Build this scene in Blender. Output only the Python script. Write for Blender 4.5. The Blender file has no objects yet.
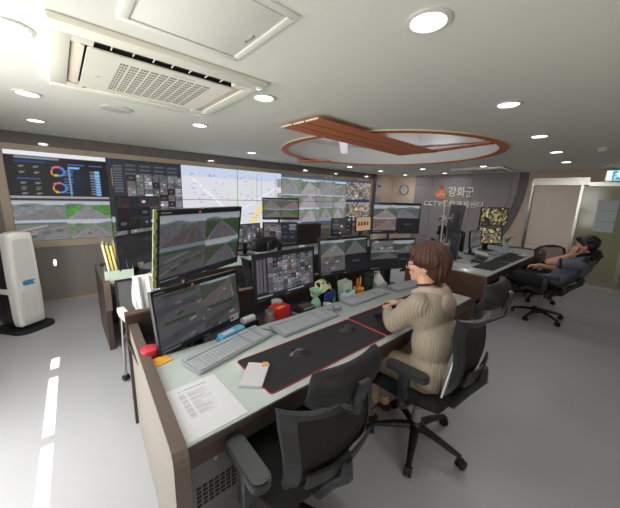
import bpy, bmesh, math, random
import numpy as np
from mathutils import Matrix, Vector, Euler
PI = math.pi
R = math.radians
S = bpy.context.scene
COL = S.collection
rng = random.Random(7)

# ------------------------------------------------------------------ camera
def make_camera():
    yaw, pitch, roll, f = R(41.197), R(11.46), R(1.802), 285.58
    fw = Vector((math.sin(yaw) * math.cos(pitch), math.cos(yaw) * math.cos(pitch), -math.sin(pitch)))
    r = Vector((math.cos(yaw), -math.sin(yaw), 0))
    u = r.cross(fw)
    r2 = r * math.cos(roll) + u * math.sin(roll)
    u2 = -r * math.sin(roll) + u * math.cos(roll)
    cam = bpy.data.cameras.new('camera')
    cam.sensor_fit = 'HORIZONTAL'
    cam.sensor_width = 36.0
    cam.lens = f / 620 * 36.0
    cam.clip_start = 0.02
    o = bpy.data.objects.new('camera', cam)
    m = Matrix((r2, u2, -fw)).transposed().to_4x4()
    m.translation = (0, 0, 1.60)
    o.matrix_world = m
    COL.objects.link(o)
    S.camera = o
make_camera()

# ------------------------------------------------------------------ world, sun, big lights, exposure
S.view_settings.view_transform = 'Standard'
S.view_settings.look = 'None'
S.view_settings.exposure = 0.0
S.view_settings.gamma = 1.0
S.view_settings.use_curve_mapping = False
w = bpy.data.worlds.new('sky')
S.world = w
w.use_nodes = True
w.node_tree.nodes['Background'].inputs[0].default_value = (0.75, 0.85, 1.0, 1)
w.node_tree.nodes['Background'].inputs[1].default_value = 1.0
SUN_DIR = Vector((0.03, 1.0, -0.231))
sun = bpy.data.lights.new('sun', 'SUN')
sun.energy = 60.0
sun.angle = R(0.12)
sun.color = (1.0, 0.95, 0.85)
so = bpy.data.objects.new('sun', sun)
so.rotation_euler = SUN_DIR.to_track_quat('-Z', 'Y').to_euler()
so.location = (-0.5, -6, 4)
COL.objects.link(so)

def area(name, loc, direction, sx, sy, power, color=(1, 1, 1), spread=180, shape='RECTANGLE'):
    l = bpy.data.lights.new(name, 'AREA')
    l.shape = shape
    l.size = sx
    l.size_y = sy
    l.energy = power
    l.color = color
    l.spread = R(spread)
    o = bpy.data.objects.new(name, l)
    o.location = loc
    o.rotation_euler = Vector(direction).to_track_quat('-Z', 'Z').to_euler()
    COL.objects.link(o)
    return o
# daylight that comes in through the two blinded windows (behind and to the left of the camera)
area('window_daylight', (-.1, -1.02, 1.35), (-.1, 1, 0.1), 1.6, 1.4, 14, (1.0, 0.985, 0.95))
area('window_daylight_side', (-1.12, 1.9, 1.32), (1, 0.0, 0.04), 2.4, 1.3, 78, (1.0, 0.99, 0.95))
LAMP_POWER = 3.0
LAMP_GLOW = 9.0
SCREEN = 0.62

# ------------------------------------------------------------------ materials
def lin(c):
    return tuple((x / 12.92 if x <= 0.04045 else ((x + 0.055) / 1.055) ** 2.4) for x in c)
def hexc(*c):
    return lin([x / 255 for x in c])
MATS = {}
def mat(name, rgb, rough=0.5, metal=0.0, noise=0.0, scale=20.0, bump=0.0, bscale=None, emit=0.0, trans=0.0, alpha=1.0, spec=0.5, stretch=None, coat=0.0):
    if name in MATS:
        return MATS[name]
    m = bpy.data.materials.new(name)
    m.use_nodes = True
    nt = m.node_tree
    b = nt.nodes['Principled BSDF']
    c = hexc(*rgb)
    b.inputs['Base Color'].default_value = (*c, 1)
    b.inputs['Roughness'].default_value = rough
    b.inputs['Metallic'].default_value = metal
    b.inputs['Specular IOR Level'].default_value = spec
    b.inputs['Coat Weight'].default_value = coat
    b.inputs['Transmission Weight'].default_value = trans
    b.inputs['Alpha'].default_value = alpha
    if emit:
        b.inputs['Emission Color'].default_value = (*c, 1)
        b.inputs['Emission Strength'].default_value = emit
    if noise or bump:
        tc = nt.nodes.new('ShaderNodeTexCoord')
        mp = nt.nodes.new('ShaderNodeMapping')
        if stretch:
            mp.inputs['Scale'].default_value = stretch
        nt.links.new(tc.outputs['Object'], mp.inputs['Vector'])
        n = nt.nodes.new('ShaderNodeTexNoise')
        n.inputs['Scale'].default_value = scale
        n.inputs['Detail'].default_value = 4
        nt.links.new(mp.outputs['Vector'], n.inputs['Vector'])
        if noise:
            mx = nt.nodes.new('ShaderNodeMix')
            mx.data_type = 'RGBA'
            mx.inputs['A'].default_value = (*[x * (1 - noise) for x in c], 1)
            mx.inputs['B'].default_value = (*[min(1, x * (1 + noise)) for x in c], 1)
            nt.links.new(n.outputs['Fac'], mx.inputs['Factor'])
            nt.links.new(mx.outputs['Result'], b.inputs['Base Color'])
        if bump:
            n2 = n
            if bscale:
                n2 = nt.nodes.new('ShaderNodeTexNoise')
                n2.inputs['Scale'].default_value = bscale
                nt.links.new(mp.outputs['Vector'], n2.inputs['Vector'])
            bp = nt.nodes.new('ShaderNodeBump')
            bp.inputs['Strength'].default_value = bump
            bp.inputs['Distance'].default_value = 0.01
            nt.links.new(n2.outputs['Fac'], bp.inputs['Height'])
            nt.links.new(bp.outputs['Normal'], b.inputs['Normal'])
    MATS[name] = m
    return m

def picture_material(name, emit, rough):
    m = bpy.data.materials.new(name)
    m.use_nodes = True
    nt = m.node_tree
    b = nt.nodes['Principled BSDF']
    a = nt.nodes.new('ShaderNodeAttribute')
    a.attribute_name = 'picture'
    b.inputs['Roughness'].default_value = rough
    if emit:
        b.inputs['Base Color'].default_value = (0.012, 0.012, 0.014, 1)
        b.inputs['Specular IOR Level'].default_value = 0.35
        nt.links.new(a.outputs['Color'], b.inputs['Emission Color'])
        b.inputs['Emission Strength'].default_value = emit
    else:
        nt.links.new(a.outputs['Color'], b.inputs['Base Color'])
    return m
M_SCREEN = picture_material('lit_screen', SCREEN, 0.28)
M_WALLSCREEN = picture_material('lit_wall_screen', 0.92, 0.45)
M_PRINT = picture_material('printed_paper', 0, 0.6)

def mesh_cloth(name, rgb, alpha):
    m = mat(name, rgb, 0.8, noise=0.25, scale=250, bump=0.3, alpha=alpha)
    return m
BLACK = mat('black_plastic', (24, 24, 27), 0.45, noise=0.15, scale=60)
SATIN = mat('satin_black_plastic', (38, 39, 43), 0.35, noise=0.1, scale=40)
CHARCOAL = mat('charcoal_plastic', (44, 45, 48), 0.38, noise=0.1, scale=40)
FABRIC = mat('black_fabric', (28, 28, 31), 0.9, noise=0.3, scale=300, bump=0.4)
MESHB = mesh_cloth('black_mesh_fabric', (20, 20, 22), 0.93)
MESHT = mesh_cloth('see_through_mesh_fabric', (104, 94, 86), 0.45)
WHITEP = mat('white_plastic', (226, 226, 222), 0.4, noise=0.03, scale=10)
GREYP = mat('grey_plastic', (150, 150, 150), 0.45, noise=0.05, scale=30)
LEATHER = mat('black_leather', (24, 24, 27), 0.5, noise=0.2, scale=80, bump=0.25, bscale=260, spec=.35)
CHROME = mat('brushed_steel', (190, 188, 182), 0.28, 1.0, noise=0.08, scale=30, stretch=(1, 1, 20))
M_BAND = mat('grey_brown_edge_band', (98, 85, 77), 0.35, noise=0.1, scale=6, stretch=(1, 8, 8))
BROWN = mat('dark_brown_laminate', (66, 53, 47), 0.4, noise=0.2, scale=6, stretch=(1, 8, 8))
WOOD = mat('brown_wood_laminate', (82, 60, 48), 0.4, noise=0.25, scale=5, stretch=(1, 1, 9))
BEIGE = mat('beige_laminate', (136, 129, 121), 0.5, noise=0.05, scale=12)
GLASSTOP = mat('pale_glass_top', (172, 181, 177), 0.27, noise=0.03, scale=3, spec=0.5)
PAPER = mat('white_paper', (198, 199, 204), 0.7, noise=0.02, scale=30)
MAT_BLACK = mat('black_desk_mat', (34, 33, 37), 0.85, noise=0.2, scale=200, bump=0.2)
REDEDGE = mat('red_stitching', (178, 38, 46), 0.6, noise=0.1, scale=200)
SKIN = mat('skin', (214, 168, 142), 0.5, noise=0.08, scale=14)
SKIN2 = mat('tanned_skin', (186, 136, 112), 0.5, noise=0.08, scale=14)

# ------------------------------------------------------------------ geometry: (verts, faces) tuples
def join(*gs):
    v, f = [], []
    for g in gs:
        o = len(v)
        v += list(g[0])
        f += [tuple(i + o for i in q) for q in g[1]]
    return v, f
def tf(g, m):
    return [tuple(m @ Vector(p)) for p in g[0]], g[1]
def mv(g, x=0, y=0, z=0, rz=0, rx=0, ry=0):
    return tf(g, Matrix.Translation((x, y, z)) @ Euler((rx, ry, rz)).to_matrix().to_4x4())
def from_bm(bm):
    bm.verts.index_update()
    v = [tuple(p.co) for p in bm.verts]
    f = [tuple(q.index for q in fc.verts) for fc in bm.faces]
    bm.free()
    return v, f
def box(c, s, bev=0.0, seg=2):
    bm = bmesh.new()
    bmesh.ops.create_cube(bm, size=1.0, matrix=Matrix.Translation(c) @ Matrix.Diagonal((*s, 1)))
    if bev:
        bmesh.ops.bevel(bm, geom=bm.edges[:], offset=bev, segments=seg, affect='EDGES', profile=0.5)
    return from_bm(bm)
def bx(x0, x1, y0, y1, z0, z1, bev=0.0, seg=2):
    return box(((x0 + x1) / 2, (y0 + y1) / 2, (z0 + z1) / 2), (abs(x1 - x0), abs(y1 - y0), abs(z1 - z0)), bev, seg)
def smooth_path(pts, n=6):
    P = [Vector(p) for p in pts]
    P = [P[0] * 2 - P[1]] + P + [P[-1] * 2 - P[-2]]
    out = []
    for i in range(1, len(P) - 2):
        for k in range(n):
            t = k / n
            a, b, c, d = P[i - 1:i + 3]
            out.append(0.5 * ((2 * b) + (c - a) * t + (2 * a - 5 * b + 4 * c - d) * t * t + (3 * b - a - 3 * c + d) * t ** 3))
    out.append(P[-2])
    return out
def tube(pts, r, n=10, cap=True, flat=1.0):
    P = [Vector(p) for p in pts]
    rs = r if isinstance(r, (list, tuple)) else [r] * len(P)
    t0 = (P[1] - P[0]).normalized()
    up = Vector((0, 0, 1)) if abs(t0.z) < 0.9 else Vector((1, 0, 0))
    a = t0.cross(up).normalized()
    v, f = [], []
    for i, p in enumerate(P):
        if i == 0: t = P[1] - P[0]
        elif i == len(P) - 1: t = P[-1] - P[-2]
        else: t = (P[i + 1] - P[i]).normalized() + (P[i] - P[i - 1]).normalized()
        t.normalize()
        a = (a - t * a.dot(t)).normalized()
        b = t.cross(a)
        for k in range(n):
            q = 2 * PI * k / n
            v.append(tuple(p + a * math.cos(q) * rs[i] + b * math.sin(q) * rs[i] * flat))
    for i in range(len(P) - 1):
        for k in range(n):
            f.append((i * n + k, i * n + (k + 1) % n, (i + 1) * n + (k + 1) % n, (i + 1) * n + k))
    if cap:
        f.append(tuple(range(n - 1, -1, -1)))
        f.append(tuple((len(P) - 1) * n + k for k in range(n)))
    return v, f
def cyl(p0, p1, r0, r1=None, n=16):
    return tube([p0, p1], [r0, r0 if r1 is None else r1], n)
def lathe(prof, n=24):
    v, f = [], []
    for r, z in prof:
        for k in range(n):
            a = 2 * PI * k / n
            v.append((r * math.cos(a), r * math.sin(a), z))
    for i in range(len(prof) - 1):
        for k in range(n):
            f.append((i * n + k, i * n + (k + 1) % n, (i + 1) * n + (k + 1) % n, (i + 1) * n + k))
    f.append(tuple(range(n - 1, -1, -1)))
    f.append(tuple((len(prof) - 1) * n + k for k in range(n)))
    return v, f
def prism(poly, z0, z1):
    n = len(poly)
    v = [(x, y, z0) for x, y in poly] + [(x, y, z1) for x, y in poly]
    f = [tuple(range(n - 1, -1, -1)), tuple(range(n, 2 * n))]
    f += [(i, (i + 1) % n, (i + 1) % n + n, i + n) for i in range(n)]
    return v, f
def rrect(w, h, r, n=5, cx=0, cy=0):
    p = []
    for sx, sy, a0 in ((1, 1, 0), (-1, 1, 90), (-1, -1, 180), (1, -1, 270)):
        for k in range(n + 1):
            a = R(a0 + 90 * k / n)
            p.append((cx + sx * (w / 2 - r) + r * math.cos(a), cy + sy * (h / 2 - r) + r * math.sin(a)))
    return p
def ball(c, r, n=14, m=9):
    rx, ry, rz = (r, r, r) if not isinstance(r, (tuple, list)) else r
    v, f = [(c[0], c[1], c[2] - rz)], []
    for i in range(1, m):
        a = -PI / 2 + PI * i / m
        for k in range(n):
            q = 2 * PI * k / n
            v.append((c[0] + rx * math.cos(a) * math.cos(q), c[1] + ry * math.cos(a) * math.sin(q), c[2] + rz * math.sin(a)))
    v.append((c[0], c[1], c[2] + rz))
    for k in range(n):
        f.append((0, 1 + (k + 1) % n, 1 + k))
        for i in range(m - 2):
            a = 1 + i * n
            f.append((a + k, a + (k + 1) % n, a + n + (k + 1) % n, a + n + k))
        a = 1 + (m - 2) * n
        f.append((a + k, a + (k + 1) % n, len(v) - 1))
    return v, f
def grid_surface(fn, nu, nv, thick=None):
    """surface fn(u,v) with u,v in 0..1; thick: fn2 for the back side"""
    v = [tuple(fn(i / nu, j / nv)) for j in range(nv + 1) for i in range(nu + 1)]
    q = nu + 1
    f = [(j * q + i, j * q + i + 1, (j + 1) * q + i + 1, (j + 1) * q + i) for j in range(nv) for i in range(nu)]
    if thick:
        o = len(v)
        v += [tuple(thick(i / nu, j / nv)) for j in range(nv + 1) for i in range(nu + 1)]
        f += [(o + j * q + i, o + (j + 1) * q + i, o + (j + 1) * q + i + 1, o + j * q + i + 1) for j in range(nv) for i in range(nu)]
        rim = [i for i in range(q)] + [j * q + nu for j in range(1, nv + 1)] + [nv * q + i for i in range(nu - 1, -1, -1)] + [j * q for j in range(nv - 1, 0, -1)]
        f += [(rim[(k + 1) % len(rim)], rim[k], o + rim[k], o + rim[(k + 1) % len(rim)]) for k in range(len(rim))]
    return v, f

# ------------------------------------------------------------------ objects
def tag(o, label=None, cat=None, group=None, kind=None):
    if label: o['label'] = label
    if cat: o['category'] = cat
    if group: o['group'] = group
    if kind: o['kind'] = kind
    return o
def mesh_of(name, g, m, smooth=False):
    me = bpy.data.meshes.new(name)
    me.from_pydata([tuple(p) for p in g[0]], [], g[1])
    bm = bmesh.new()
    bm.from_mesh(me)
    bmesh.ops.recalc_face_normals(bm, faces=bm.faces[:])
    bm.to_mesh(me)
    bm.free()
    if smooth:
        me.polygons.foreach_set('use_smooth', [True] * len(me.polygons))
        if smooth != 'all':
            try: me.set_sharp_from_angle(angle=R(38))
            except Exception: pass
    if m: me.materials.append(m)
    return me
def part(name, g, m, parent=None, smooth=True, label=None, kind=None):
    o = bpy.data.objects.new(name, mesh_of(name, g, m, smooth))
    COL.objects.link(o)
    if parent is not None: o.parent = parent
    if label: o['label'] = label
    if kind: o['kind'] = kind
    return o
def thing(name, label, cat, loc=(0, 0, 0), rz=0.0, group=None):
    o = bpy.data.objects.new(name, None)
    o.empty_display_size = 0.1
    o.location = loc
    o.rotation_euler = (0, 0, rz)
    COL.objects.link(o)
    return tag(o, label, cat, group)
def solo(name, label, cat, g, m, loc=(0, 0, 0), rz=0.0, group=None, smooth=True):
    o = part(name, g, m, None, smooth)
    o.location = loc
    o.rotation_euler = (0, 0, rz)
    return tag(o, label, cat, group)
def structure(name, g, m, parent=None, smooth=False):
    o = part(name, g, m, parent, smooth)
    if parent is None: o['kind'] = 'structure'
    return o
def copy_tree(o, parent=None):
    c = o.copy()
    COL.objects.link(c)
    if parent is not None:
        c.parent = parent
    for ch in [k for k in COL.objects if k.parent == o]:
        copy_tree(ch, c)
    return c
def picture_plane(name, img, W, H, m, parent=None):
    """flat lit picture: local x = width, local z = height, facing -y, origin at centre"""
    ny, nx = img.shape[:2]
    xs = np.linspace(-W / 2, W / 2, nx)
    zs = np.linspace(H / 2, -H / 2, ny)
    X, Z = np.meshgrid(xs, zs)
    v = np.stack([X, np.zeros_like(X), Z], -1).reshape(-1, 3)
    idx = np.arange(nx * ny).reshape(ny, nx)
    f = np.stack([idx[1:, :-1], idx[1:, 1:], idx[:-1, 1:], idx[:-1, :-1]], -1).reshape(-1, 4)
    me = bpy.data.meshes.new(name)
    me.vertices.add(len(v)); me.loops.add(f.size); me.polygons.add(len(f))
    me.vertices.foreach_set('co', v.ravel())
    me.polygons.foreach_set('loop_start', np.arange(0, f.size, 4))
    me.loops.foreach_set('vertex_index', f.ravel())
    me.update()
    c = np.clip(img.reshape(-1, 3), 0, 1)
    c = np.where(c <= 0.04045, c / 12.92, ((c + 0.055) / 1.055) ** 2.4)
    a = me.color_attributes.new('picture', 'FLOAT_COLOR', 'POINT')
    a.data.foreach_set('color', np.concatenate([c, np.ones((len(c), 1))], 1).astype(np.float32).ravel())
    me.materials.append(m)
    o = bpy.data.objects.new(name, me)
    COL.objects.link(o)
    if parent is not None: o.parent = parent
    return o
# ------------------------------------------------------------------ what the screens show (flat pictures as arrays)
def canvas(w, h, c=(0.1, 0.1, 0.12)):
    a = np.zeros((h, w, 3)); a[:] = c
    return a
def rect(a, x0, y0, x1, y1, c, k=1.0):
    h, w = a.shape[:2]
    xa, xb, ya, yb = int(round(x0 * w)), int(round(x1 * w)), int(round(y0 * h)), int(round(y1 * h))
    if xb <= xa: xb = xa + 1
    if yb <= ya: yb = ya + 1
    s = a[max(0, ya):yb, max(0, xa):xb]
    s[:] = s * (1 - k) + np.array(c) * k
def paste(a, b, x0, y0, x1, y1):
    h, w = a.shape[:2]
    xa, xb, ya, yb = int(round(x0 * w)), int(round(x1 * w)), int(round(y0 * h)), int(round(y1 * h))
    hh, ww = yb - ya, xb - xa
    if hh < 1 or ww < 1: return
    iy = np.minimum((np.arange(hh) + 0.5) / hh * b.shape[0], b.shape[0] - 1).astype(int)
    ix = np.minimum((np.arange(ww) + 0.5) / ww * b.shape[1], b.shape[1] - 1).astype(int)
    a[ya:yb, xa:xb] = b[iy][:, ix]
def uv(a):
    h, w = a.shape[:2]
    return np.meshgrid((np.arange(w) + 0.5) / w, (np.arange(h) + 0.5) / h)
def seg(a, p, q, wd, c, k=1.0):
    h, w = a.shape[:2]
    X, Y = uv(a)
    X = X * w / h
    px, py, qx, qy = p[0] * w / h, p[1], q[0] * w / h, q[1]
    dx, dy = qx - px, qy - py
    t = np.clip(((X - px) * dx + (Y - py) * dy) / (dx * dx + dy * dy + 1e-9), 0, 1)
    d = np.hypot(X - px - t * dx, Y - py - t * dy)
    m = np.clip((wd - d) * h + 0.5, 0, 1)[..., None] * k
    a[:] = a * (1 - m) + np.array(c) * m
def disc(a, cx, cy, r, c, r_in=0.0):
    h, w = a.shape[:2]
    X, Y = uv(a)
    d = np.hypot((X - cx) * w / h, Y - cy)
    m = (np.clip((r - d) * h + 0.5, 0, 1) * np.clip((d - r_in) * h + 0.5, 0, 1))[..., None]
    a[:] = a * (1 - m) + np.array(c) * m
def shrink(a, n=3):
    h, w = a.shape[0] // n, a.shape[1] // n
    return a[:h * n, :w * n].reshape(h, n, w, n, 3).mean((1, 3))
def road(w, h, seed=0, vx=0.5, vy=0.3, sky=(0.74, 0.77, 0.80), ground=(0.34, 0.40, 0.30), asphalt=(0.44, 0.43, 0.45), lx=0.0, rx=1.0, line=(0.66, 0.58, 0.38), dim=1.0):
    r = np.random.RandomState(seed)
    w, h = w * 3, h * 3
    a = canvas(w, h)
    X, Y = uv(a)
    t = np.clip(Y / vy, 0, 1)[..., None]
    a[:] = np.array(sky) * (0.9 + 0.1 * t)
    hill = vy * (0.76 + 0.14 * np.sin(X * 5 + seed) + 0.07 * np.sin(X * 13 + seed * 2))
    a[(Y > hill)] = (0.42, 0.48, 0.50)
    g = Y > vy
    blocks = np.kron(r.rand(h // 6 + 1, w // 6 + 1), np.ones((6, 6)))[:h, :w]
    gm = (np.array(ground) * .75 + np.array((.40, .41, .40)) * .25)[None, None] * (0.88 + .24 * blocks[..., None])
    a[g] = gm[g]
    s = np.clip((Y - vy) / (1 - vy), 0, 1)
    xl = vx + (lx - vx) * s - 0.012
    xr = vx + (rx - vx) * s + 0.012
    m = g & (X > xl) & (X < xr)
    a[m] = (np.array(asphalt)[None] * (0.95 + 0.1 * blocks[m][:, None]))
    for u, c, wd in ((0.05, (0.70, 0.70, 0.70), .007), (0.95, (0.70, 0.70, 0.70), .007), (0.49, line, .006), (0.27, (.58, .58, .59), .004), (0.73, (.58, .58, .59), .004)):
        xx = vx + (lx + (rx - lx) * u - vx) * s
        mm = g & (np.abs(X - xx) < wd * (0.15 + s))
        if u in (.27, .73): mm &= (np.sin(9 / (s + .12)) > 0)
        a[mm] = c
    for k in range(5):
        xx = r.choice([r.uniform(-.05, .25), r.uniform(.75, 1)])
        rect(a, xx, vy - .05, xx + .13, vy + r.uniform(.0, .06), (0.32, 0.37, 0.31), 0.6)
    for k in range(2):
        sx_ = r.uniform(.15, .7); xc = vx + (lx + (rx - lx) * r.choice([.38, .62]) - vx) * sx_; yc = vy + (1 - vy) * sx_
        v = r.choice([.2, .75, .3])
        rect(a, xc - .05 * sx_, yc - .10 * sx_, xc + .05 * sx_, yc, (v, v, v + .02))
    return shrink(a) * dim
def junction(w, h, seed=0, dim=1.0):
    r = np.random.RandomState(seed)
    a = canvas(w, h, (0.47, 0.47, 0.48))
    rect(a, 0, 0, 1, .16, (0.66, 0.72, 0.78))
    rect(a, 0, .14, 1, .22, (0.30, 0.40, 0.30))
    seg(a, (-.1, .75), (1.1, .30), .20, (0.43, 0.42, 0.45))
    seg(a, (.35, 1.1), (.62, .3), .13, (0.43, 0.42, 0.45))
    seg(a, (-.1, .55), (.6, .26), .012, (0.85, 0.85, 0.85))
    seg(a, (-.1, .98), (.4, .62), .012, (0.85, 0.85, 0.85))
    seg(a, (.05, .68), (1, .32), .010, (0.80, 0.68, 0.34))
    for k in range(4):
        x, y = r.rand(2)
        rect(a, x, y * .6 + .2, x + .14, y * .6 + .33, (0.28, 0.36, 0.24), .8)
    return a * dim
def yard(w, h, seed=0, dim=1.0):
    r = np.random.RandomState(seed)
    w, h = w * 2, h * 2
    a = canvas(w, h, (0.46, 0.45, 0.46))
    seg(a, (r.uniform(-.2, .3), 1.2), (r.uniform(.5, 1.1), -.1), .16, (.41, .41, .43))
    seg(a, (-.1, r.uniform(.5, .9)), (1.1, r.uniform(.2, .5)), .13, (0.36, 0.36, 0.38))
    for k in range(6):
        x, y = r.rand(2)
        v = r.choice([.8, .66, .24, .3])
        x1 = x + r.uniform(.05, .12)
        seg(a, (x, y), (x1, y - r.uniform(.0, .06)), r.uniform(.03, .055), (v, v, v + .02))
    for k in range(3):
        x, y = r.rand(2)
        rect(a, x, y * .4, x + .25, y * .4 + .14, (r.uniform(.40, .55), r.uniform(.38, .48), r.uniform(.36, .48)))
    rect(a, r.rand(), .05, r.rand() * .2 + .8, .15, (0.26, 0.34, 0.24))
    return shrink(a, 2) * dim
def cell(w, h, seed, dim=1.0):
    k = seed % 4
    if k == 0: return road(w, h, seed, vx=.3 + .4 * ((seed * 37) % 10) / 10, dim=dim)
    if k == 1: return junction(w, h, seed, dim)
    return yard(w, h, seed, dim)
def mosaic(w, h, n, m, seed=0, dim=1.0, dark=0.15, gap=(0.12, 0.12, 0.14)):
    r = np.random.RandomState(seed)
    a = canvas(w, h, gap)
    for j in range(m):
        for i in range(n):
            c = canvas(8, 6)
            if r.rand() < dark:
                c[:] = (0.13, 0.13, 0.17)
                rect(c, .3, .4, .7, .6, (.4, .4, .42))
            else:
                c = cell(12, 9, 2 + 4 * r.randint(200) + r.choice([0, 0, 1, 3]), dim)
                if r.rand() < .5: rect(c, *(lambda x, y: (x, y, x + .3, y + .25))(*(r.rand(2) * .6)), (r.uniform(.6, .9),) * 3)
                g_ = c.mean(-1, keepdims=True); c = (c * .55 + g_ * .45) * r.uniform(.75, 1.25) + np.array((r.uniform(-.03, .05), r.uniform(-.02, .02), r.uniform(-.02, .05)))
            e = 0.4 / w
            paste(a, c, i / n + e, j / m + e, (i + 1) / n - e, (j + 1) / m - e)
    return np.clip(a, 0, 1)
def scatter(a, n, x0, y0, x1, y1, cols, s, seed):
    r = np.random.RandomState(seed)
    for k in range(n):
        x, y = r.uniform(x0, x1), r.uniform(y0, y1)
        rect(a, x, y, x + s * r.uniform(.5, 2), y + s * 1.4, cols[r.randint(len(cols))])
def video_wall_picture(W, H):
    """whole canvas, 7 x 2 panels, later cut into panels"""
    a = canvas(W, H, (0.12, 0.13, 0.16))
    c = 1 / 7
    # dashboard (top left) and the four road views below it
    d = canvas(W // 7 + 6, H // 2, (0.035, 0.04, 0.055))
    rect(d, 0, 0, 1, .10, (0.93, 0.94, 0.96))
    rect(d, .10, .13, .50, .17, (0.75, 0.78, 0.85), .7)
    rect(d, .10, .20, .36, .25, (0.12, 0.22, 0.42))
    rect(d, .02, .48, .98, .485, (0.1, 0.12, 0.2))
    for y in (.33, .46, .70, .82, .93):
        for x in (.12, .25):
            rect(d, x, y - .02, x + .05, y - .005, (0.42, 0.44, 0.47)); rect(d, x + .005, y + .005, x + .04, y + .02, (.5, .52, .54))
    rect(d, .10, .60, .30, .63, (0.2, 0.35, 0.65))
    for cy in (.42, .80):
        h, w = d.shape[:2]
        X, Y = uv(d)
        dx, dy = (X - .475) * w / h, Y - cy
        rr, an = np.hypot(dx, dy), np.arctan2(dy, dx)
        m = (rr < .125) & (rr > .088)
        col = np.where((an > -1.2)[..., None] & (an < 1.6)[..., None], np.array((.25, .55, .92)), np.where((an > 1.6)[..., None], np.array((.95, .72, .25)), np.array((.92, .38, .50))))
        d[m] = col[m]
    rect(d, .585, .30, .597, .97, (0.45, 0.66, 0.85))
    rect(d, .60, .30, .69, .335, (0.50, 0.74, 0.92))
    for k in range(9): rect(d, .60, .38 + k * .065, .60 + .03 * (9 - k) / 9, .40 + k * .065, (.3, .5, .75)); rect(d, .53, .38 + k * .065, .58, .395 + k * .065, (.4, .42, .48))
    X, Y = uv(d)
    glow = np.exp(-(((X - .68) / .1) ** 2 + ((Y - .6) / .25) ** 2))[..., None]
    d += glow * np.array((.02, .04, .16))
    rect(d, .855, .36, .905, .98, (0.50, 0.75, 0.93))
    for k in range(10):
        rect(d, .80, .37 + k * .06, .85, .385 + k * .06, (0.55, 0.60, 0.68))
        rect(d, .855, .41 + k * .06, .905, .417 + k * .06, (0.2, 0.35, 0.5))
    for y in (.22,):
        rect(d, .58, y, .76, y + .035, (0.3, 0.45, 0.75)); rect(d, .80, y, .95, y + .035, (0.3, 0.45, 0.75))
    paste(a, d, 0, 0, c, .485)
    rect(a, 0, .485, c, .515, (0.9, 0.9, 0.92)); rect(a, 0, .512, c, .545, (0.16, 0.15, 0.17))
    w4, h4 = W // 14, H // 4
    paste(a, road(w4, h4, 3, vx=.75, vy=.28, ground=(.50, .51, .53), asphalt=(.46, .44, .45), lx=-.1, rx=1.1), 0, .545, c / 2, .76)
    paste(a, road(w4, h4, 4, vx=.45, vy=.26, ground=(.24, .56, .14), asphalt=(.50, .49, .53)), c / 2, .545, c, .76)
    paste(a, junction(w4, h4, 5), 0, .76, c / 2, 1)
    paste(a, road(w4, h4, 6, vx=.6, vy=.25, ground=(.42, .50, .38), asphalt=(.50, .49, .50)), c / 2, .76, c, 1)
    # tool list and mosaic of small camera pictures
    rect(a, c, 0, 2 * c, 1, (0.17, 0.18, 0.22))
    rect(a, c * 1.05, .12, c * 1.07, .34, (0.8, 0.7, 0.3), .6)
    for k in range(12):
        rect(a, c * 1.08, .08 + k * .03, c * 1.18, .09 + k * .03, (0.45, 0.46, 0.5))
        rect(a, c * 1.22 + (k % 4) * c * .19, .06 + (k // 4) * .055, c * 1.36 + (k % 4) * c * .19, .085 + (k // 4) * .055, (0.35, 0.36, 0.4))
    mo = mosaic(W // 9, H // 2, 7, 6, 21, 1.0, .18)
    paste(a, mo, c * 1.24, .19, c * 2, .70)
    rect(a, c, .70, 2 * c, .74, (.12, .16, .30))
    paste(a, road(w4, h4, 9, vy=.35), c * 1.0, .74, c * 1.5, 1)
    paste(a, road(w4, h4, 10, vx=.2, vy=.35, ground=(.5, .55, .5)), c * 1.5, .74, c * 2, 1)
    # the map over two and a half panels
    rect(a, 2 * c, 0, 4.55 * c, 1, (0.885, 0.89, 0.92))
    rect(a, 2 * c, 0, 4.4 * c, .16, (0.80, 0.85, 0.94))
    scatter(a, 26, 2.05 * c, .10, 3.9 * c, .15, [(.55, .6, .7)], .003, 3)
    seg(a, (2.5 * c, .95), (4.2 * c, .10), .012, (.97, .97, .98))
    seg(a, (2.2 * c, .2), (3.2 * c, 1.0), .014, (.97, .98, .98))
    seg(a, (2.9 * c, .3), (3.05 * c, .6), .03, (.86, .92, .86))
    for x in (3.32, 3.42, 3.52, 3.85):
        seg(a, (x * c, .05), (x * c, .55), .006, (.90, .82, .60) if x == 3.32 else (.70, .74, .80))
    seg(a, (3.62 * c, .50), (3.15 * c, 1.05), .045, (.96, .88, .60))
    scatter(a, 60, 2.08 * c, .18, 3.95 * c, .92, [(.85, .40, .38), (.40, .55, .88), (.55, .58, .62), (.60, .62, .66)], .0045, 5)
    rect(a, 3.88 * c, .10, 4.0 * c, .25, (.6, .62, .63)); rect(a, 3.9 * c, .35, 4.0 * c, .5, (.6, .62, .63))
    # roads and crossings on the right half
    x0 = 4.0 * c
    xs = [4.0, 4.55, 5.1, 5.6, 6.02]
    rows = [0.06, .36, .62, .92]
    k = 30
    for j in range(3):
        for i in range(4):
            q_ = np.random.RandomState(k)
            if k % 5 == 3: im = junction(w4 + 4, h4 + 6, k) * 1.12
            else: im = road(w4 + 4, h4 + 6, k, vx=q_.uniform(.15, .85), vy=q_.uniform(.04, .20), ground=[(.50, .53, .50), (.40, .49, .36), (.52, .52, .52)][k % 3], asphalt=(.60, .58, .60) if k % 2 else (.52, .52, .55), lx=q_.uniform(-.7, .15), rx=q_.uniform(.75, 1.5)) * 1.06
            paste(a, im, xs[i] * c, rows[j], xs[i + 1] * c, rows[j + 1])
            k += 1
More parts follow.
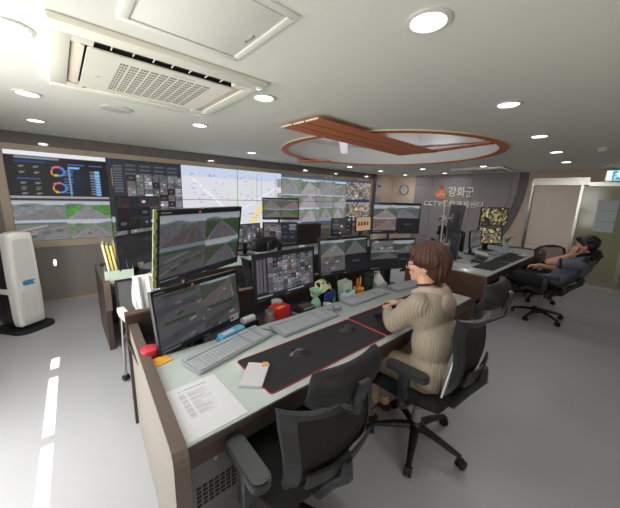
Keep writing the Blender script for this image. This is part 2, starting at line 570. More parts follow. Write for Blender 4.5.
    rect(a, 4.0 * c, .0, 6.02 * c, .06, (.30, .36, .44)); rect(a, 4.0 * c, .93, 6.02 * c, 1, (.25, .34, .48))
    mo = mosaic(W // 8, H - 10, 6, 9, 77, 1.05, .12, (.5, .5, .5))
    bl = np.kron(np.random.RandomState(2).choice([.62, .88, 1.1, 1.25], size=(mo.shape[0] // 4 + 1, mo.shape[1] // 4 + 1)), np.ones((4, 4)))[:mo.shape[0], :mo.shape[1], None]
    mo = (mo * .6 + .22) * bl * np.array((1.06, 1.0, .90))
    paste(a, mo, 6.02 * c, .05, 7 * c, .93)
    rect(a, 6.02 * c, .44, 7 * c, .50, (.16, .20, .34))
    rect(a, 6.02 * c, .93, 7 * c, 1, (.2, .25, .36)); rect(a, 6.02 * c, 0, 7 * c, .05, (.26, .3, .38))
    return np.clip(a, 0, 1)
def quad_screen(kinds, dim=.7, w=96, h=56, bar=True):
    a = canvas(w, h, (.10, .10, .12))
    for k, fn in enumerate(kinds):
        x, y = (k % 2) * .5, .06 + (k // 2) * .44
        if fn is not None:
            paste(a, fn, x + .004, y, x + .496, y + .435)
        else:
            rect(a, x + .004, y, x + .496, y + .435, (.09, .10, .13)); rect(a, x + .17, y + .2, x + .33, y + .23, (.35, .36, .38))
    rect(a, 0, 0, 1, .05, (.06, .06, .08))
    rect(a, .02, .015, .12, .035, (.5, .5, .52)); rect(a, .40, .015, .43, .04, (.85, .45, .2))
    if bar:
        rect(a, 0, .955, 1, 1, (.07, .08, .12)); rect(a, .02, .965, .2, .99, (.5, .55, .6))
    return np.clip(a * dim, 0, 1)
# ------------------------------------------------------------------ the room shell
CEIL = 2.27
XL, XR, YF, YB = -1.2, 8.0, -1.2, 5.30
M_CEIL = mat('painted_ceiling', (228, 229, 220), 0.85, noise=0.015, scale=2, bump=0.05, bscale=90)
M_RECESS = mat('white_recess_paint', (226, 226, 224), 0.8, noise=0.02, scale=5)
M_FLOOR = mat('light_vinyl_floor', (172, 173, 178), 0.42, noise=0.05, scale=2.2, bump=0.02, bscale=60)
M_WALL = mat('taupe_wall', (132, 125, 119), 0.6, noise=0.04, scale=8)
M_GLOSS = mat('glossy_taupe_fascia', (112, 105, 101), 0.07, noise=0.04, scale=3, spec=0.5)
M_TRIM = mat('beige_trim', (176, 160, 140), 0.45, noise=0.05, scale=8)
M_CREAM = mat('cream_fabric_wall', (212, 194, 178), 0.8, noise=0.05, scale=120, bump=0.1)
M_SIGNWALL = mat('grey_wall_panel', (146, 139, 143), 0.5, noise=0.05, scale=40, bump=0.05)
M_ARC_B = mat('light_grey_arc', (150, 143, 145), 0.5, noise=0.05, scale=40)
M_ARC_C = mat('dark_grey_arc', (104, 98, 99), 0.5, noise=0.05, scale=40)
M_ORANGE = mat('orange_wood_veneer', (206, 118, 70), 0.5, noise=0.16, scale=9, stretch=(1, 6, 6))
M_EDGE = mat('pale_plywood_edge', (226, 208, 176), 0.6, noise=0.1, scale=30)
M_PILLAR = mat('dark_grey_pillar', (72, 66, 66), 0.4, noise=0.06, scale=10)

structure('floor', bx(XL, XR + .4, YF, YB + .2, -.1, 0), M_FLOOR)
RC, RR = (3.80, 2.70), 1.47          # round recess in the ceiling
def ceiling_with_hole():
    v, f = [], []
    n = 96
    angs = [2 * PI * k / n for k in range(n)]
    x0, x1, y0, y1 = XL - .2, XR + .4, YF - .2, YB + .2
    for (x, y) in ((x0, y0), (x1, y0), (x1, y1), (x0, y1)):
        angs.append(math.atan2(y - RC[1], x - RC[0]) % (2 * PI))
    angs = sorted(angs)
    for a in angs:
        c, s = math.cos(a), math.sin(a)
        t = min([(x1 - RC[0]) / c if c > 1e-9 else 1e9, (x0 - RC[0]) / c if c < -1e-9 else 1e9, (y1 - RC[1]) / s if s > 1e-9 else 1e9, (y0 - RC[1]) / s if s < -1e-9 else 1e9])
        for z in (CEIL, CEIL + .03):
            v += [(RC[0] + RR * c, RC[1] + RR * s, z), (RC[0] + t * c, RC[1] + t * s, z)]
    m = len(angs)
    for i in range(m):
        a, b = 4 * i, 4 * ((i + 1) % m)
        f += [(a, b, b + 1, a + 1), (a + 2, a + 3, b + 3, b + 2), (a, a + 2, b + 2, b), (a + 1, b + 1, b + 3, a + 3)]
    return v, f
ceil = structure('ceiling', ceiling_with_hole(), M_CEIL)
DEP = 0.30
def ring(r0, r1, z0, z1, n=96, a0=0, a1=2 * PI):
    prof = [(r0, z0), (r1, z0), (r1, z1), (r0, z1)]
    v, f = [], []
    full = abs(a1 - a0 - 2 * PI) < 1e-6
    m = n if full else n + 1
    for i in range(m):
        a = a0 + (a1 - a0) * i / n
        v += [(r * math.cos(a), r * math.sin(a), z) for r, z in prof]
    for i in range(n):
        p, q = 4 * i, 4 * ((i + 1) % m)
        for k in range(4):
            f.append((p + k, q + k, q + (k + 1) % 4, p + (k + 1) % 4))
    if not full:
        f += [(0, 1, 2, 3), (4 * n + 3, 4 * n + 2, 4 * n + 1, 4 * n)]
    return v, f
structure('recess_wall', mv(ring(RR, RR + .03, CEIL + .03, CEIL + DEP), RC[0], RC[1]), M_RECESS, ceil, smooth=True)
structure('recess_top', mv(prism([((RR + .03) * math.cos(2 * PI * k / 64), (RR + .03) * math.sin(2 * PI * k / 64)) for k in range(64)], CEIL + DEP, CEIL + DEP + .03), RC[0], RC[1]), M_RECESS, ceil)
# two boxed white beams that cross inside the recess
structure('recess_beam', bx(2.42, 3.95, 2.06, 2.34, CEIL + .01, CEIL + DEP), M_RECESS, ceil)
structure('recess_beam', mv(box((0, 0, CEIL + .155), (.10, .92, .29)), 3.78, 1.64, 0, R(12)), M_RECESS, ceil)
structure('recess_beam', mv(box((0, 0, CEIL + .20), (.12, 2.1, .2)), 3.2, 3.0, 0, R(-48)), M_RECESS, ceil)

# back wall with the video wall housing, fascia and trims
structure('wall_back', bx(XL - .2, XR + .2, YB, YB + .2, 0, CEIL), M_CREAM)
structure('wall_left', bx(XL - .2, XL, YF - .2, YB, 0, CEIL), M_WALL)
VX0, VX1, VZ0, VZ1, VY = -0.46, 6.80, 0.90, 2.055, 5.24   # screens
wb = bpy.data.objects['wall_back']
structure('lower_wall_panel', bx(XL, 7.02, VY, YB, 0, VZ0 - .09), M_WALL, wb)
structure('glossy_fascia', bx(XL, 7.02, VY - .015, YB, VZ1 + .07, CEIL), M_GLOSS, wb)
structure('side_wall_panel', bx(XL, VX0 - .085, VY, YB, VZ0 - .09, VZ1 + .07), M_WALL, wb)
structure('dark_pillar', bx(VX1 + .085, 7.04, VY - .03, YB, 0, CEIL), M_PILLAR, wb)
for n_, g in (('trim_1', bx(VX0 - .085, VX1 + .085, VY - .02, YB, VZ1, VZ1 + .07)), ('trim_2', bx(VX0 - .085, VX1 + .085, VY - .02, YB, VZ0 - .09, VZ0)),
              ('trim_3', bx(VX0 - .085, VX0, VY - .02, YB, VZ0, VZ1)), ('trim_4', bx(VX1, VX1 + .085, VY - .02, YB, VZ0, VZ1))):
    structure(n_, g, M_TRIM)
structure('baseboard_back', bx(XL, 7.0, VY - .012, VY, 0, .05), M_TRIM)
for x in (.62, 1.78, 2.94, 4.1, 5.26, 6.4):
    structure('fascia_joint', bx(x, x + .004, VY - .0165, VY - .014, VZ1 + .07, CEIL), M_PILLAR, wb)

# front wall (behind the camera) with a blinded window; a slit between the blinds lets the sun through
WX0, WX1, WZ0, WZ1 = -.9, 2.2, .45, 2.20
fw = structure('wall_front', join(bx(XL - .2, WX0, YF - .2, YF, 0, CEIL), bx(WX1, XR + .2, YF - .2, YF, 0, CEIL), bx(WX0, WX1, YF - .2, YF, 0, WZ0), bx(WX0, WX1, YF - .2, YF, WZ1, CEIL)), M_CREAM)
win = structure('window_1', join(bx(WX0, WX1, YF - .12, YF - .06, WZ0, WZ0 + .05), bx(WX0, WX1, YF - .12, YF - .06, WZ1 - .05, WZ1), bx(WX0, WX0 + .05, YF - .12, YF - .06, WZ0, WZ1), bx(WX1 - .05, WX1, YF - .12, YF - .06, WZ0, WZ1)), CHROME)
M_BLIND = mat('cream_blind', (222, 214, 198), 0.8, noise=0.05, scale=60)
SX = -.325
structure('roller_blind', bx(WX0, SX - .03, YF - .05, YF - .03, WZ0, WZ1), M_BLIND, win)
structure('roller_blind', bx(SX + .03, WX1, YF - .05, YF - .03, WZ0, WZ1), M_BLIND, win)
tanel = .231
for sg_ in (-1, 1):
    structure('sun_slit_blocker', bx(SX + sg_ * .012, SX + sg_ * .035, YF - .054, YF - .034, 1.5, WZ1), M_BLIND, win)  # unseen strips added to narrow the upper sun slit
zz = [WZ0] + [(y - YF) * tanel for y in (1.2, 2.265, 2.35, 3.13, 3.28, 3.50, 7.62, 7.98, 8.06, 8.30)] + [WZ1]
for i in range(0, len(zz), 2):
    structure('sun_slit_blocker', bx(SX - .035, SX + .035, YF - .055, YF - .035, zz[i], zz[i + 1]), M_BLIND, win)  # unseen blockers added across the slit to cut the sunbeam into separate patches
win2 = structure('window_2', join(bx(XL, XL + .03, .4, 3.0, .75, .8), bx(XL, XL + .03, .4, 3.0, 2.05, 2.1), bx(XL, XL + .03, .4, .45, .8, 2.05), bx(XL, XL + .03, 2.95, 3.0, .8, 2.05)), CHROME)
structure('roller_blind', bx(XL, XL + .012, .45, 2.95, .8, 2.05), M_BLIND, win2)

# right wall: cream part with the clock, grey sign wall with its round end, cream door bay, green glass door
wr = structure('wall_right', bx(XR, XR + .2, YF - .2, YB, 0, CEIL), M_CREAM)
for z in (1.99,):
    structure('wall_joint', bx(XR - .004, XR, 4.5, YB, z, z + .006), M_WALL, wr)
CY, CZ = 4.70, 2.10
def arc_poly(r, y_left, z0, z1, n=28):
    p = [(y_left, z0)]
    zs = [z0 + (z1 - z0) * k / n for k in range(n + 1)]
    for z in zs:
        p.append((CY - math.sqrt(max(0, r * r - (z - CZ) ** 2)), z))
    p.append((y_left, z1))
    return p
def on_right(g, x):   # (y, z) prism -> wall plane, thickness towards the room
    return [(x - p[2], p[0], p[1]) for p in g[0]], g[1]
structure('dark_arc_panel', on_right(prism(arc_poly(2.90, 3.4, 0, CEIL), 0, .03), XR), M_ARC_C, wr)
structure('light_arc_panel', on_right(prism(arc_poly(2.74, 3.4, 0, CEIL), 0, .05), XR), M_ARC_B, wr)
# the face: separate panels with open joints
ys, zs = [4.49, 3.97, 2.93, 1.9], [0.0, .56, 1.28, 2.0, CEIL]
for i in range(3):
    for j in range(4):
        y1, y0, z0, z1 = ys[i] - .004, ys[i + 1] + .004, zs[j] + .004, zs[j + 1] - .004
        if i < 2:
            g = prism([(y1, z0), (y0, z0), (y0, z1), (y1, z1)], 0, .07)
        else:
            n = 8
            q = [(y1, z0)] + [(min(y1 - .03, CY - math.sqrt(2.62 ** 2 - (z0 + (z1 - z0) * k / n - CZ) ** 2)), z0 + (z1 - z0) * k / n) for k in range(n + 1)] + [(y1, z1)]
            g = prism(q, 0, .07)
        structure('wall_panel', on_right(g, XR), M_SIGNWALL, wr)
# door bay
structure('trim_5', bx(XR - .09, XR, 1.655, 1.70, 0, 2.12), CHROME)
structure('trim_6', bx(XR - .085, XR, .78, 1.655, 1.985, 2.13), CHROME)
for z0, z1 in ((.02, .69), (.70, 1.985)):
    structure('door_bay_panel', bx(XR - .06, XR, .90, 1.65, z0, z1), mat('pale_pink_beige_panel', (244, 228, 218), .8, noise=.03, scale=90, bump=.1), wr)
structure('trim_7', bx(XR - .08, XR, .85, .895, 0, 1.985), CHROME)
M_GREENGLASS = mat('green_tinted_glass', (158, 154, 124), 0.12, noise=0.03, scale=3, spec=0.5)
door = structure('door_1', bx(XR - .05, XR, .16, .85, .06, 1.96), M_GREENGLASS)
structure('bottom_rail', bx(XR - .055, XR, .16, .85, 0.02, .12), CHROME, door)
structure('door_stile', bx(XR - .06, XR, .10, .16, 0.02, 1.96), CHROME, door)
structure('door_header', bx(XR - .085, XR, -1.1, .78, 1.96, 2.04), CHROME, door)
structure('door_glass', bx(XR - .05, XR, -1.1, .10, .06, 1.96), M_GREENGLASS, door)
M_SILL = mat('pale_stone_threshold', (196, 190, 182), 0.4, noise=0.06, scale=20)
structure('trim_8', bx(7.55, XR - .06, -1.1, 1.10, 0, .02), M_SILL)
papers = thing('notice_papers', 'three pale blue sheets taped in a column on the green glass door', 'notice', (XR - .052, .46, 1.08))
for k in range(3):
    part('paper_sheet', bx(-.004, 0, -.14, .14, .01 + k * .205, .205 + k * .205), mat('pale_blue_paper', (196, 208, 212), 0.6, noise=0.03, scale=9), papers)

# orange ring and planks hung under the recess
orn = thing('ceiling_ornament', 'round orange veneer ring with crossing planks under the white ceiling recess', 'ceiling decoration', (RC[0], RC[1], CEIL - .022))
part('ring', ring(RR - .015, RR + .085, .008, .022), M_ORANGE, orn)
part('ring_edge', ring(RR + .085, RR + .092, .007, .022), M_EDGE, orn, label='pale plywood edge of the ring')
def plank(name, p0, p1, w0, w1, z, t=.028, ns=1):
    a, b = Vector((*p0, 0)), Vector((*p1, 0))
    d = (b - a).normalized(); s = Vector((-d.y, d.x, 0))
    for k in range(ns):
        f0, f1 = -.5 + k / ns + .022 * (k > 0), -.5 + (k + 1) / ns - .022 * (k < ns - 1)
        q = [a + s * w0 * f0, b + s * w1 * f0, b + s * w1 * f1, a + s * w0 * f1]
        o = part(name, prism([(p.x - RC[0], p.y - RC[1]) for p in q], z, z + t), M_ORANGE, orn)
        e = [a + s * w0 * f0 - d * .008, a + s * w0 * f0, a + s * w0 * f1, a + s * w0 * f1 - d * .008]
        part('plank_edge', prism([(p.x - RC[0], p.y - RC[1]) for p in e], z - .001, z + t), M_EDGE, o)
plank('plank', (1.67, 2.11), (3.86, 2.20), .49, .56, -.028, .014, 3)
plank('plank', (3.88, 2.10), (3.68, 1.20), .12, .12, -.016, .014)
plank('plank', (3.50, 4.40), (3.84, 3.90), .26, .22, -.022, .016)
# hidden strip light that washes the recess
cove = bpy.data.lights.new('cove_light', 'AREA')
cove.shape = 'DISK'; cove.size = 2.2; cove.energy = 8; cove.color = (.93, .93, 1)
co = bpy.data.objects.new('cove_light', cove)
co.location = (RC[0], RC[1], CEIL + .02); co.rotation_euler = (PI, 0, 0)
COL.objects.link(co)

# ------------------------------------------------------------------ ceiling fittings
M_LAMP = mat('lamp_diffuser', (255, 253, 250), 0.5, emit=LAMP_GLOW)
M_RIM = mat('white_lamp_rim', (215, 215, 212), 0.35, noise=0.02, scale=10)
def downlight(x, y, label, r=.062):
    t = thing('downlight', label, 'ceiling light', (x, y, CEIL), 0, 'round downlights in the ceiling')
    if downlight.first is None:
        downlight.first = (part('trim_ring', lathe([(r * 1.0, .0), (r * 1.32, -.001), (r * 1.34, -.006), (r * 1.1, -.010), (r, -.004)], 28), M_RIM, t),
                           part('diffuser', lathe([(r, -.002), (r, -.0045), (r * .6, -.006)], 28), M_LAMP, t))
    else:
        for p in downlight.first:
            c = p.copy(); COL.objects.link(c); c.parent = t
    l = bpy.data.lights.new('downlight_lamp', 'AREA')
    l.shape = 'DISK'; l.size = .11; l.energy = LAMP_POWER; l.color = (1, .99, .975); l.spread = R(180)
    o = bpy.data.objects.new('downlight_lamp', l)
    o.location = (x, y, CEIL - .012)
    COL.objects.link(o)
downlight.first = None
for x, y, lab in (
    (1.14, .66, 'largest round downlight, right of the square ceiling hatch'),
    (-.08, 1.90, 'big round downlight cut by the left picture edge, left of the ceiling air conditioner'),
    (-.09, 3.07, 'round downlight at left below the front corner of the ceiling air conditioner'),
    (-.09, 4.20, 'small round downlight closest to the dashboard screen at far left'),
    (1.17, 1.88, 'round downlight just right of the ceiling air conditioner corner'),
    (1.16, 3.08, 'round downlight between the ceiling speaker and the orange plank'),
    (2.49, 4.38, 'small round downlight left of the orange ring, above the map screens'),
    (2.44, .74, 'bright round downlight right of the orange ring, nearest of a row of four'),
    (3.77, .82, 'round downlight right of the orange ring, second of a row of four'),
    (5.02, .88, 'round downlight above the door bay, third of a row of four'),
    (6.28, .95, 'round downlight above the door bay, farthest of a row of four'),
    (5.00, 4.46, 'small round downlight beyond the orange ring, above the right end of the video wall'),
    (6.15, 4.46, 'small round downlight above the dark pillar at the end of the video wall'),
    (7.45, 4.55, 'small far round downlight above the wall clock'),
    (6.20, 3.37, 'round downlight beyond the orange ring, left of the flame emblem'),
    (7.40, 3.42, 'small round downlight close to the sign wall above the flame emblem'),
    (6.28, 2.17, 'round downlight touching the far ceiling air conditioner')):
    downlight(x, y, lab)
t = thing('recess_downlight', 'round downlight inside the white recess beside the orange planks', 'ceiling light', (3.62, 3.22, CEIL + DEP))
part('trim_ring', lathe([(.062, 0), (.082, -.001), (.083, -.006), (.07, -.01), (.062, -.004)], 28), M_RIM, t)
part('diffuser', lathe([(.062, -.002), (.062, -.0045), (.04, -.006)], 28), M_LAMP, t)

# four way cassette air conditioner
M_AC = mat('warm_white_ac_plastic', (232, 230, 216), 0.4, noise=0.02, scale=8)
M_ACVANE = mat('beige_vane', (222, 214, 196), 0.45, noise=0.02, scale=8)
M_DARK = mat('dark_slot', (30, 30, 32), 0.8, noise=0.1, scale=40)
def cassette(loc, label):
    t = thing('ceiling_air_conditioner', label, 'air conditioner', loc, 0, 'ceiling air conditioners')
    s = .50
    # frame: plate with four slots, built from strips
    g = []
    g.append(bx(-s, s, -s, -.40, -.03, 0, .006)); g.append(bx(-s, s, .40, s, -.03, 0, .006))
    g.append(bx(-s, -.42, -.40, .40, -.03, 0, .004)); g.append(bx(.42, s, -.40, .40, -.03, 0, .004))
    for sx in (-1, 1):
        for sy in (-1, 1):
            g.append(bx(sx * .34, sx * .42, sy * .34, sy * .40, -.03, 0))
    part('frame', join(*g), M_AC, t)
    part('air_slot', join(bx(-.36, .36, -.40, .40, -.006, -.001), bx(-.42, .42, -.36, .36, -.006, -.001), bx(-.35, .35, -.32, .32, -.0275, -.001)), M_DARK, t, smooth=False)
    for k in range(4):
        a = k * PI / 2
        tilt = (-70, -4, -4, -16)[k]
        w_ = .64
        if k == 0:
            rb = part('slot_ribs', join(*[box((-.27 + i * .09, -.366, -.018), (.004, .066, .006)) for i in range(7)]), M_AC, t, kind='stuff')
            continue
        v = part('air_vane', mv(box((0, 0, 0), (w_, (.03, .062, .062, .048)[k], .006), .002), 0, 0, 0, 0, R(tilt)), M_ACVANE, t)
        v.location = (math.sin(a) * .392, -math.cos(a) * (.366 if k else .395), -.020 if k else -.012)
        v.rotation_euler = (0, 0, a)
    part('grille_panel', prism(rrect(.72, .66, .02), -.034, -.027), M_AC, t)
    holes = []
    for i in range(10):
        for j in range(12):
            x, y = -.22 + i * .048, -.24 + j * .043
            for q in range(3):
                holes.append(bx(x + q * .013, x + q * .013 + .009, y, y + .026, -.0348, -.033))
    part('grille_holes', join(*holes), mat('grey_hole', (120, 116, 106), 0.8, noise=0.1, scale=30), t, smooth=False, kind='stuff')
    part('maker_mark', bx(.02, .14, -.285, -.279, -.0348, -.033), GREYP, t)
    part('sensor_eye', mv(lathe([(.012, 0), (.012, .002), (.004, .003)], 14), -.29, .06, -.0365), PAPER, t)
    return t
cassette((.535, 2.12, CEIL), 'large white ceiling air conditioner with slotted grille left of the hatch')
ac2 = copy_tree([o for o in COL.objects if o.name == 'ceiling_air_conditioner'][0])
ac2.location = (6.98, 2.38, CEIL)
ac2['label'] = 'small far ceiling air conditioner above the grey sign wall'

h = thing('ceiling_hatch', 'square white access hatch in the ceiling beside the air conditioner', 'hatch', (.51, 1.235, CEIL))
part('hatch_frame', join(bx(-.26, .26, -.26, -.225, -.008, 0, .003), bx(-.26, .26, .225, .26, -.008, 0, .003), bx(-.26, -.225, -.225, .225, -.008, 0, .003), bx(.225, .26, -.225, .225, -.008, 0, .003)), M_CEIL, h)
part('hatch_panel', bx(-.215, .215, -.215, .215, -.005, -.001, .001), M_CEIL, h)
part('hatch_latch', join(bx(.19, .2, -.02, .02, -.012, -.004), bx(.19, .2, .04, .05, -.01, -.004)), GREYP, h)
sp = thing('ceiling_speaker', 'round flat grey ceiling speaker below the air conditioner', 'speaker', (.455, 3.045, CEIL))
part('speaker_rim', lathe([(.105, 0), (.118, -.002), (.118, -.006), (.105, -.009)], 32), M_RIM, sp)
part('speaker_grille', lathe([(.105, -.003), (.105, -.007), (.02, -.008)], 32), mat('grey_speaker_mesh', (186, 184, 176), 0.8, noise=0.2, scale=200, bump=.3), sp)
sd = thing('smoke_detector', 'small white smoke detector on the ceiling near the exit sign', 'smoke detector', (4.97, .44, CEIL))
part('detector_base', lathe([(.055, 0), (.055, -.014), (.045, -.02)], 24), M_RIM, sd)
part('detector_head', lathe([(.04, -.02), (.036, -.04), (.02, -.047)], 20), M_RIM, sd)

# exit sign: running figure on blue green
ex = thing('exit_sign', 'lit blue green exit sign with a running figure below the ceiling at right', 'exit sign', (7.55, .40, CEIL))
ex.rotation_euler = (0, 0, R(0))
part('sign_box', bx(-.03, .03, -.20, .16, -.24, -.05, .006), WHITEP, ex)
M_TEAL = mat('teal_sign_light', (70, 160, 190), 0.4, emit=.9)
M_SIGNWHITE = mat('white_sign_light', (225, 250, 248), 0.4, emit=1.0)
part('sign_face', bx(-.034, -.03, -.185, .145, -.23, -.06), M_SIGNWHITE, ex)
part('teal_field', bx(-.036, -.033, -.11, .07, -.225, -.065), M_TEAL, ex)
fig = join(ball((-.037, -.005, -.09), (.002, .014, .014)), bx(-.039, -.035, -.02, .012, -.15, -.105),
           tube([(-.037, 0, -.15), (-.037, .035, -.175), (-.037, .03, -.21)], .008, 6), tube([(-.037, -.005, -.15), (-.037, -.035, -.18), (-.037, -.06, -.19)], .008, 6),
           tube([(-.037, .01, -.11), (-.037, .04, -.13)], .006, 6), tube([(-.037, -.015, -.11), (-.037, -.045, -.125)], .006, 6))
part('running_figure', fig, M_SIGNWHITE, ex, label='white running figure pictogram')
part('hanger', join(cyl((0, -.12, -.05), (0, -.12, 0), .006, n=8), cyl((0, .08, -.05), (0, .08, 0), .006, n=8)), GREYP, ex)

# wall clock, notices on the cream wall
ck = thing('wall_clock', 'round white wall clock with dark rim on the cream wall', 'clock', (XR, 4.87, 1.87))
def facing_left(g):   # lathe axis z -> -x
    return [(-p[2], p[0], p[1]) for p in g[0]], g[1]
part('clock_rim', facing_left(lathe([(.15, 0), (.15, .03), (.135, .035), (.132, .012)], 32)), mat('dark_grey_rim', (96, 92, 90), .4, noise=.05, scale=20), ck)
part('clock_face', facing_left(lathe([(.134, .004), (.134, .018), (.01, .019)], 32)), PAPER, ck)
part('clock_hand', facing_left(mv(box((0, .028, .024), (.01, .07, .003)), rz=R(150))), BLACK, ck)
part('clock_hand', facing_left(mv(box((0, .045, .026), (.007, .10, .003)), rz=R(20))), BLACK, ck)
part('hour_marks', facing_left(join(*[mv(box((0, .112, .0205), (.006, .018, .002)), rz=k * PI / 6) for k in range(12)])), BLACK, ck)
for (x, z, hgt, lab, dots) in ((7.30, 1.80, .30, 'white notice with two dark pictures above on the cream wall', True), (7.30, 1.48, .22, 'white notice hung below the other on the cream wall', False)):
    nt_ = thing('wall_notice', lab, 'notice', (x, YB, z), 0, 'notices beside the dark pillar')
    part('notice_sheet', bx(-.12, .12, -.008, 0, 0, hgt), PAPER, nt_)
    part('notice_print', join(bx(-.07, -.01, -.01, -.008, .12, .19), bx(.01, .07, -.01, -.008, .12, .19)) if dots else join(*[bx(-.08, .08, -.01, -.008, .06 + k * .04, .07 + k * .04) for k in range(3)]), CHARCOAL, nt_)
sw = thing('wall_switch', 'pale switch plate on the cream wall right of the clock', 'switch', (XR, 4.60, 1.50))
part('switch_plate', bx(-.012, 0, -.06, .06, 0, .2, .003), WHITEP, sw)
part('rocker', bx(-.018, -.01, -.03, .03, .05, .15, .003), PAPER, sw)

# raised lettering and emblem on the sign wall
SX_ = XR - .07
sg = thing('wall_sign', 'raised silver Korean lettering with an orange flame emblem on the grey wall', 'sign', (SX_, 3.4, 1.42))
M_LETTER = mat('silver_letters', (232, 228, 220), 0.4, metal=.0, noise=.04, scale=20)
def glyph(ch):
    cu = bpy.data.curves.new('letter', 'FONT')
    cu.body = ch
    cu.size = 1.0
    cu.extrude = .08
    cu.offset = .012
    cu.resolution_u = 3
    o = bpy.data.objects.new('letter', cu)
    COL.objects.link(o)
    dg = bpy.context.evaluated_depsgraph_get()
    me = bpy.data.meshes.new_from_object(o.evaluated_get(dg))
    g = ([tuple(v.co) for v in me.vertices], [tuple(p.vertices) for p in me.polygons])
    bpy.data.objects.remove(o)
    bpy.data.meshes.remove(me)
    return g
def line_of(text, y0, y1, z0, z1):
    gs = [glyph(c) for c in text]
    ws = [max(p[0] for p in g[0]) - min(p[0] for p in g[0]) for g in gs]
    gap = .09
    tot = sum(ws) + gap * (len(ws) - 1)
    k = (y0 - y1) / tot
    zlo = min(p[1] for g in gs for p in g[0]); zhi = max(p[1] for g in gs for p in g[0])
    kz = (z1 - z0) / (zhi - zlo)
    x = 0
    for c, g, w_ in zip(text, gs, ws):
        x0 = min(p[0] for p in g[0])
        v = [(-.014 - p[2] * .17, y0 - (x + p[0] - x0) * k - 3.4, z0 + (p[1] - zlo) * kz - 1.42) for p in g[0]]
        part('letter', (v, g[1]), M_LETTER, sg, smooth=False)
        x += w_ + gap
line_of('강화군', 3.49, 2.86, 1.70, 1.96)
line_of('CCTV통합관제센터', 4.15, 2.62, 1.43, 1.60)
part('dash', bx(-.03, 0, 2.50 - 3.4, 2.56 - 3.4, .03, .06), M_LETTER, sg)
fl = smooth_path([(0, -.17), (.11, -.15), (.16, -.05), (.12, .04), (.075, .02), (.06, .10), (.0, .21), (-.03, .09), (-.07, .03), (-.10, .05), (-.15, -.02), (-.12, -.12), (0, -.17)], 5)[:-1]
em = part('flame_emblem', [(-.005 - q[2], 3.685 - 3.4 - q[0], .38 + q[1]) for q in prism([(p.x, p.y) for p in fl], 0, .03)[0]] and ([(-.005 - q[2], 3.685 - 3.4 - q[0], .38 + q[1]) for q in prism([(p.x, p.y) for p in fl], 0, .03)[0]], prism([(p.x, p.y) for p in fl], 0, .03)[1]), mat('orange_emblem', (214, 140, 96), .4, noise=.05, scale=20), sg, smooth=False)
part('red_flame', ([(-.036 - q[2], 3.685 - 3.4 - q[0] - .01, .50 + q[1]) for q in prism([(0, .09), (-.03, -.01), (-.015, -.05), (.03, -.04), (.035, .0)], 0, .008)[0]], prism([(0, .09), (-.03, -.01), (-.015, -.05), (.03, -.04), (.035, .0)], 0, .008)[1]), mat('red_emblem', (196, 62, 48), .4, noise=.05, scale=20), em, smooth=False)
part('pale_stripe', ([(-.036 - q[2], 3.685 - 3.4 - q[0], .33 + q[1]) for q in prism([(-.12, -.02), (.02, .045), (.12, -.02), (.115, -.04), (.02, .015), (-.12, -.045)], 0, .006)[0]], prism([(-.12, -.02), (.02, .045), (.12, -.02), (.115, -.04), (.02, .015), (-.12, -.045)], 0, .006)[1]), mat('pale_orange', (236, 196, 160), .4, noise=.05, scale=20), em, smooth=False)

# ------------------------------------------------------------------ the video wall
PW, PH = (VX1 - VX0) / 7, (VZ1 - VZ0) / 2
vw = thing('video_wall', 'video wall of fourteen lit panels with dashboard, map and road camera views', 'video wall', (VX0, VY, VZ0))
WALLPIC = video_wall_picture(7 * 76, 2 * 48)
for j in range(2):
    for i in range(7):
        p = part('display_panel', bx(-PW / 2 + .0015, PW / 2 - .0015, .0, .05, -PH / 2 + .0015, PH / 2 - .0015), BLACK, vw, smooth=False)
        p.location = (PW * (i + .5), -.01, PH * (1.5 - j))
        s = picture_plane('screen', WALLPIC[j * 48:(j + 1) * 48, i * 76:(i + 1) * 76], PW - .008, PH - .008, M_WALLSCREEN, p)
        s.location = (0, -.002, 0)
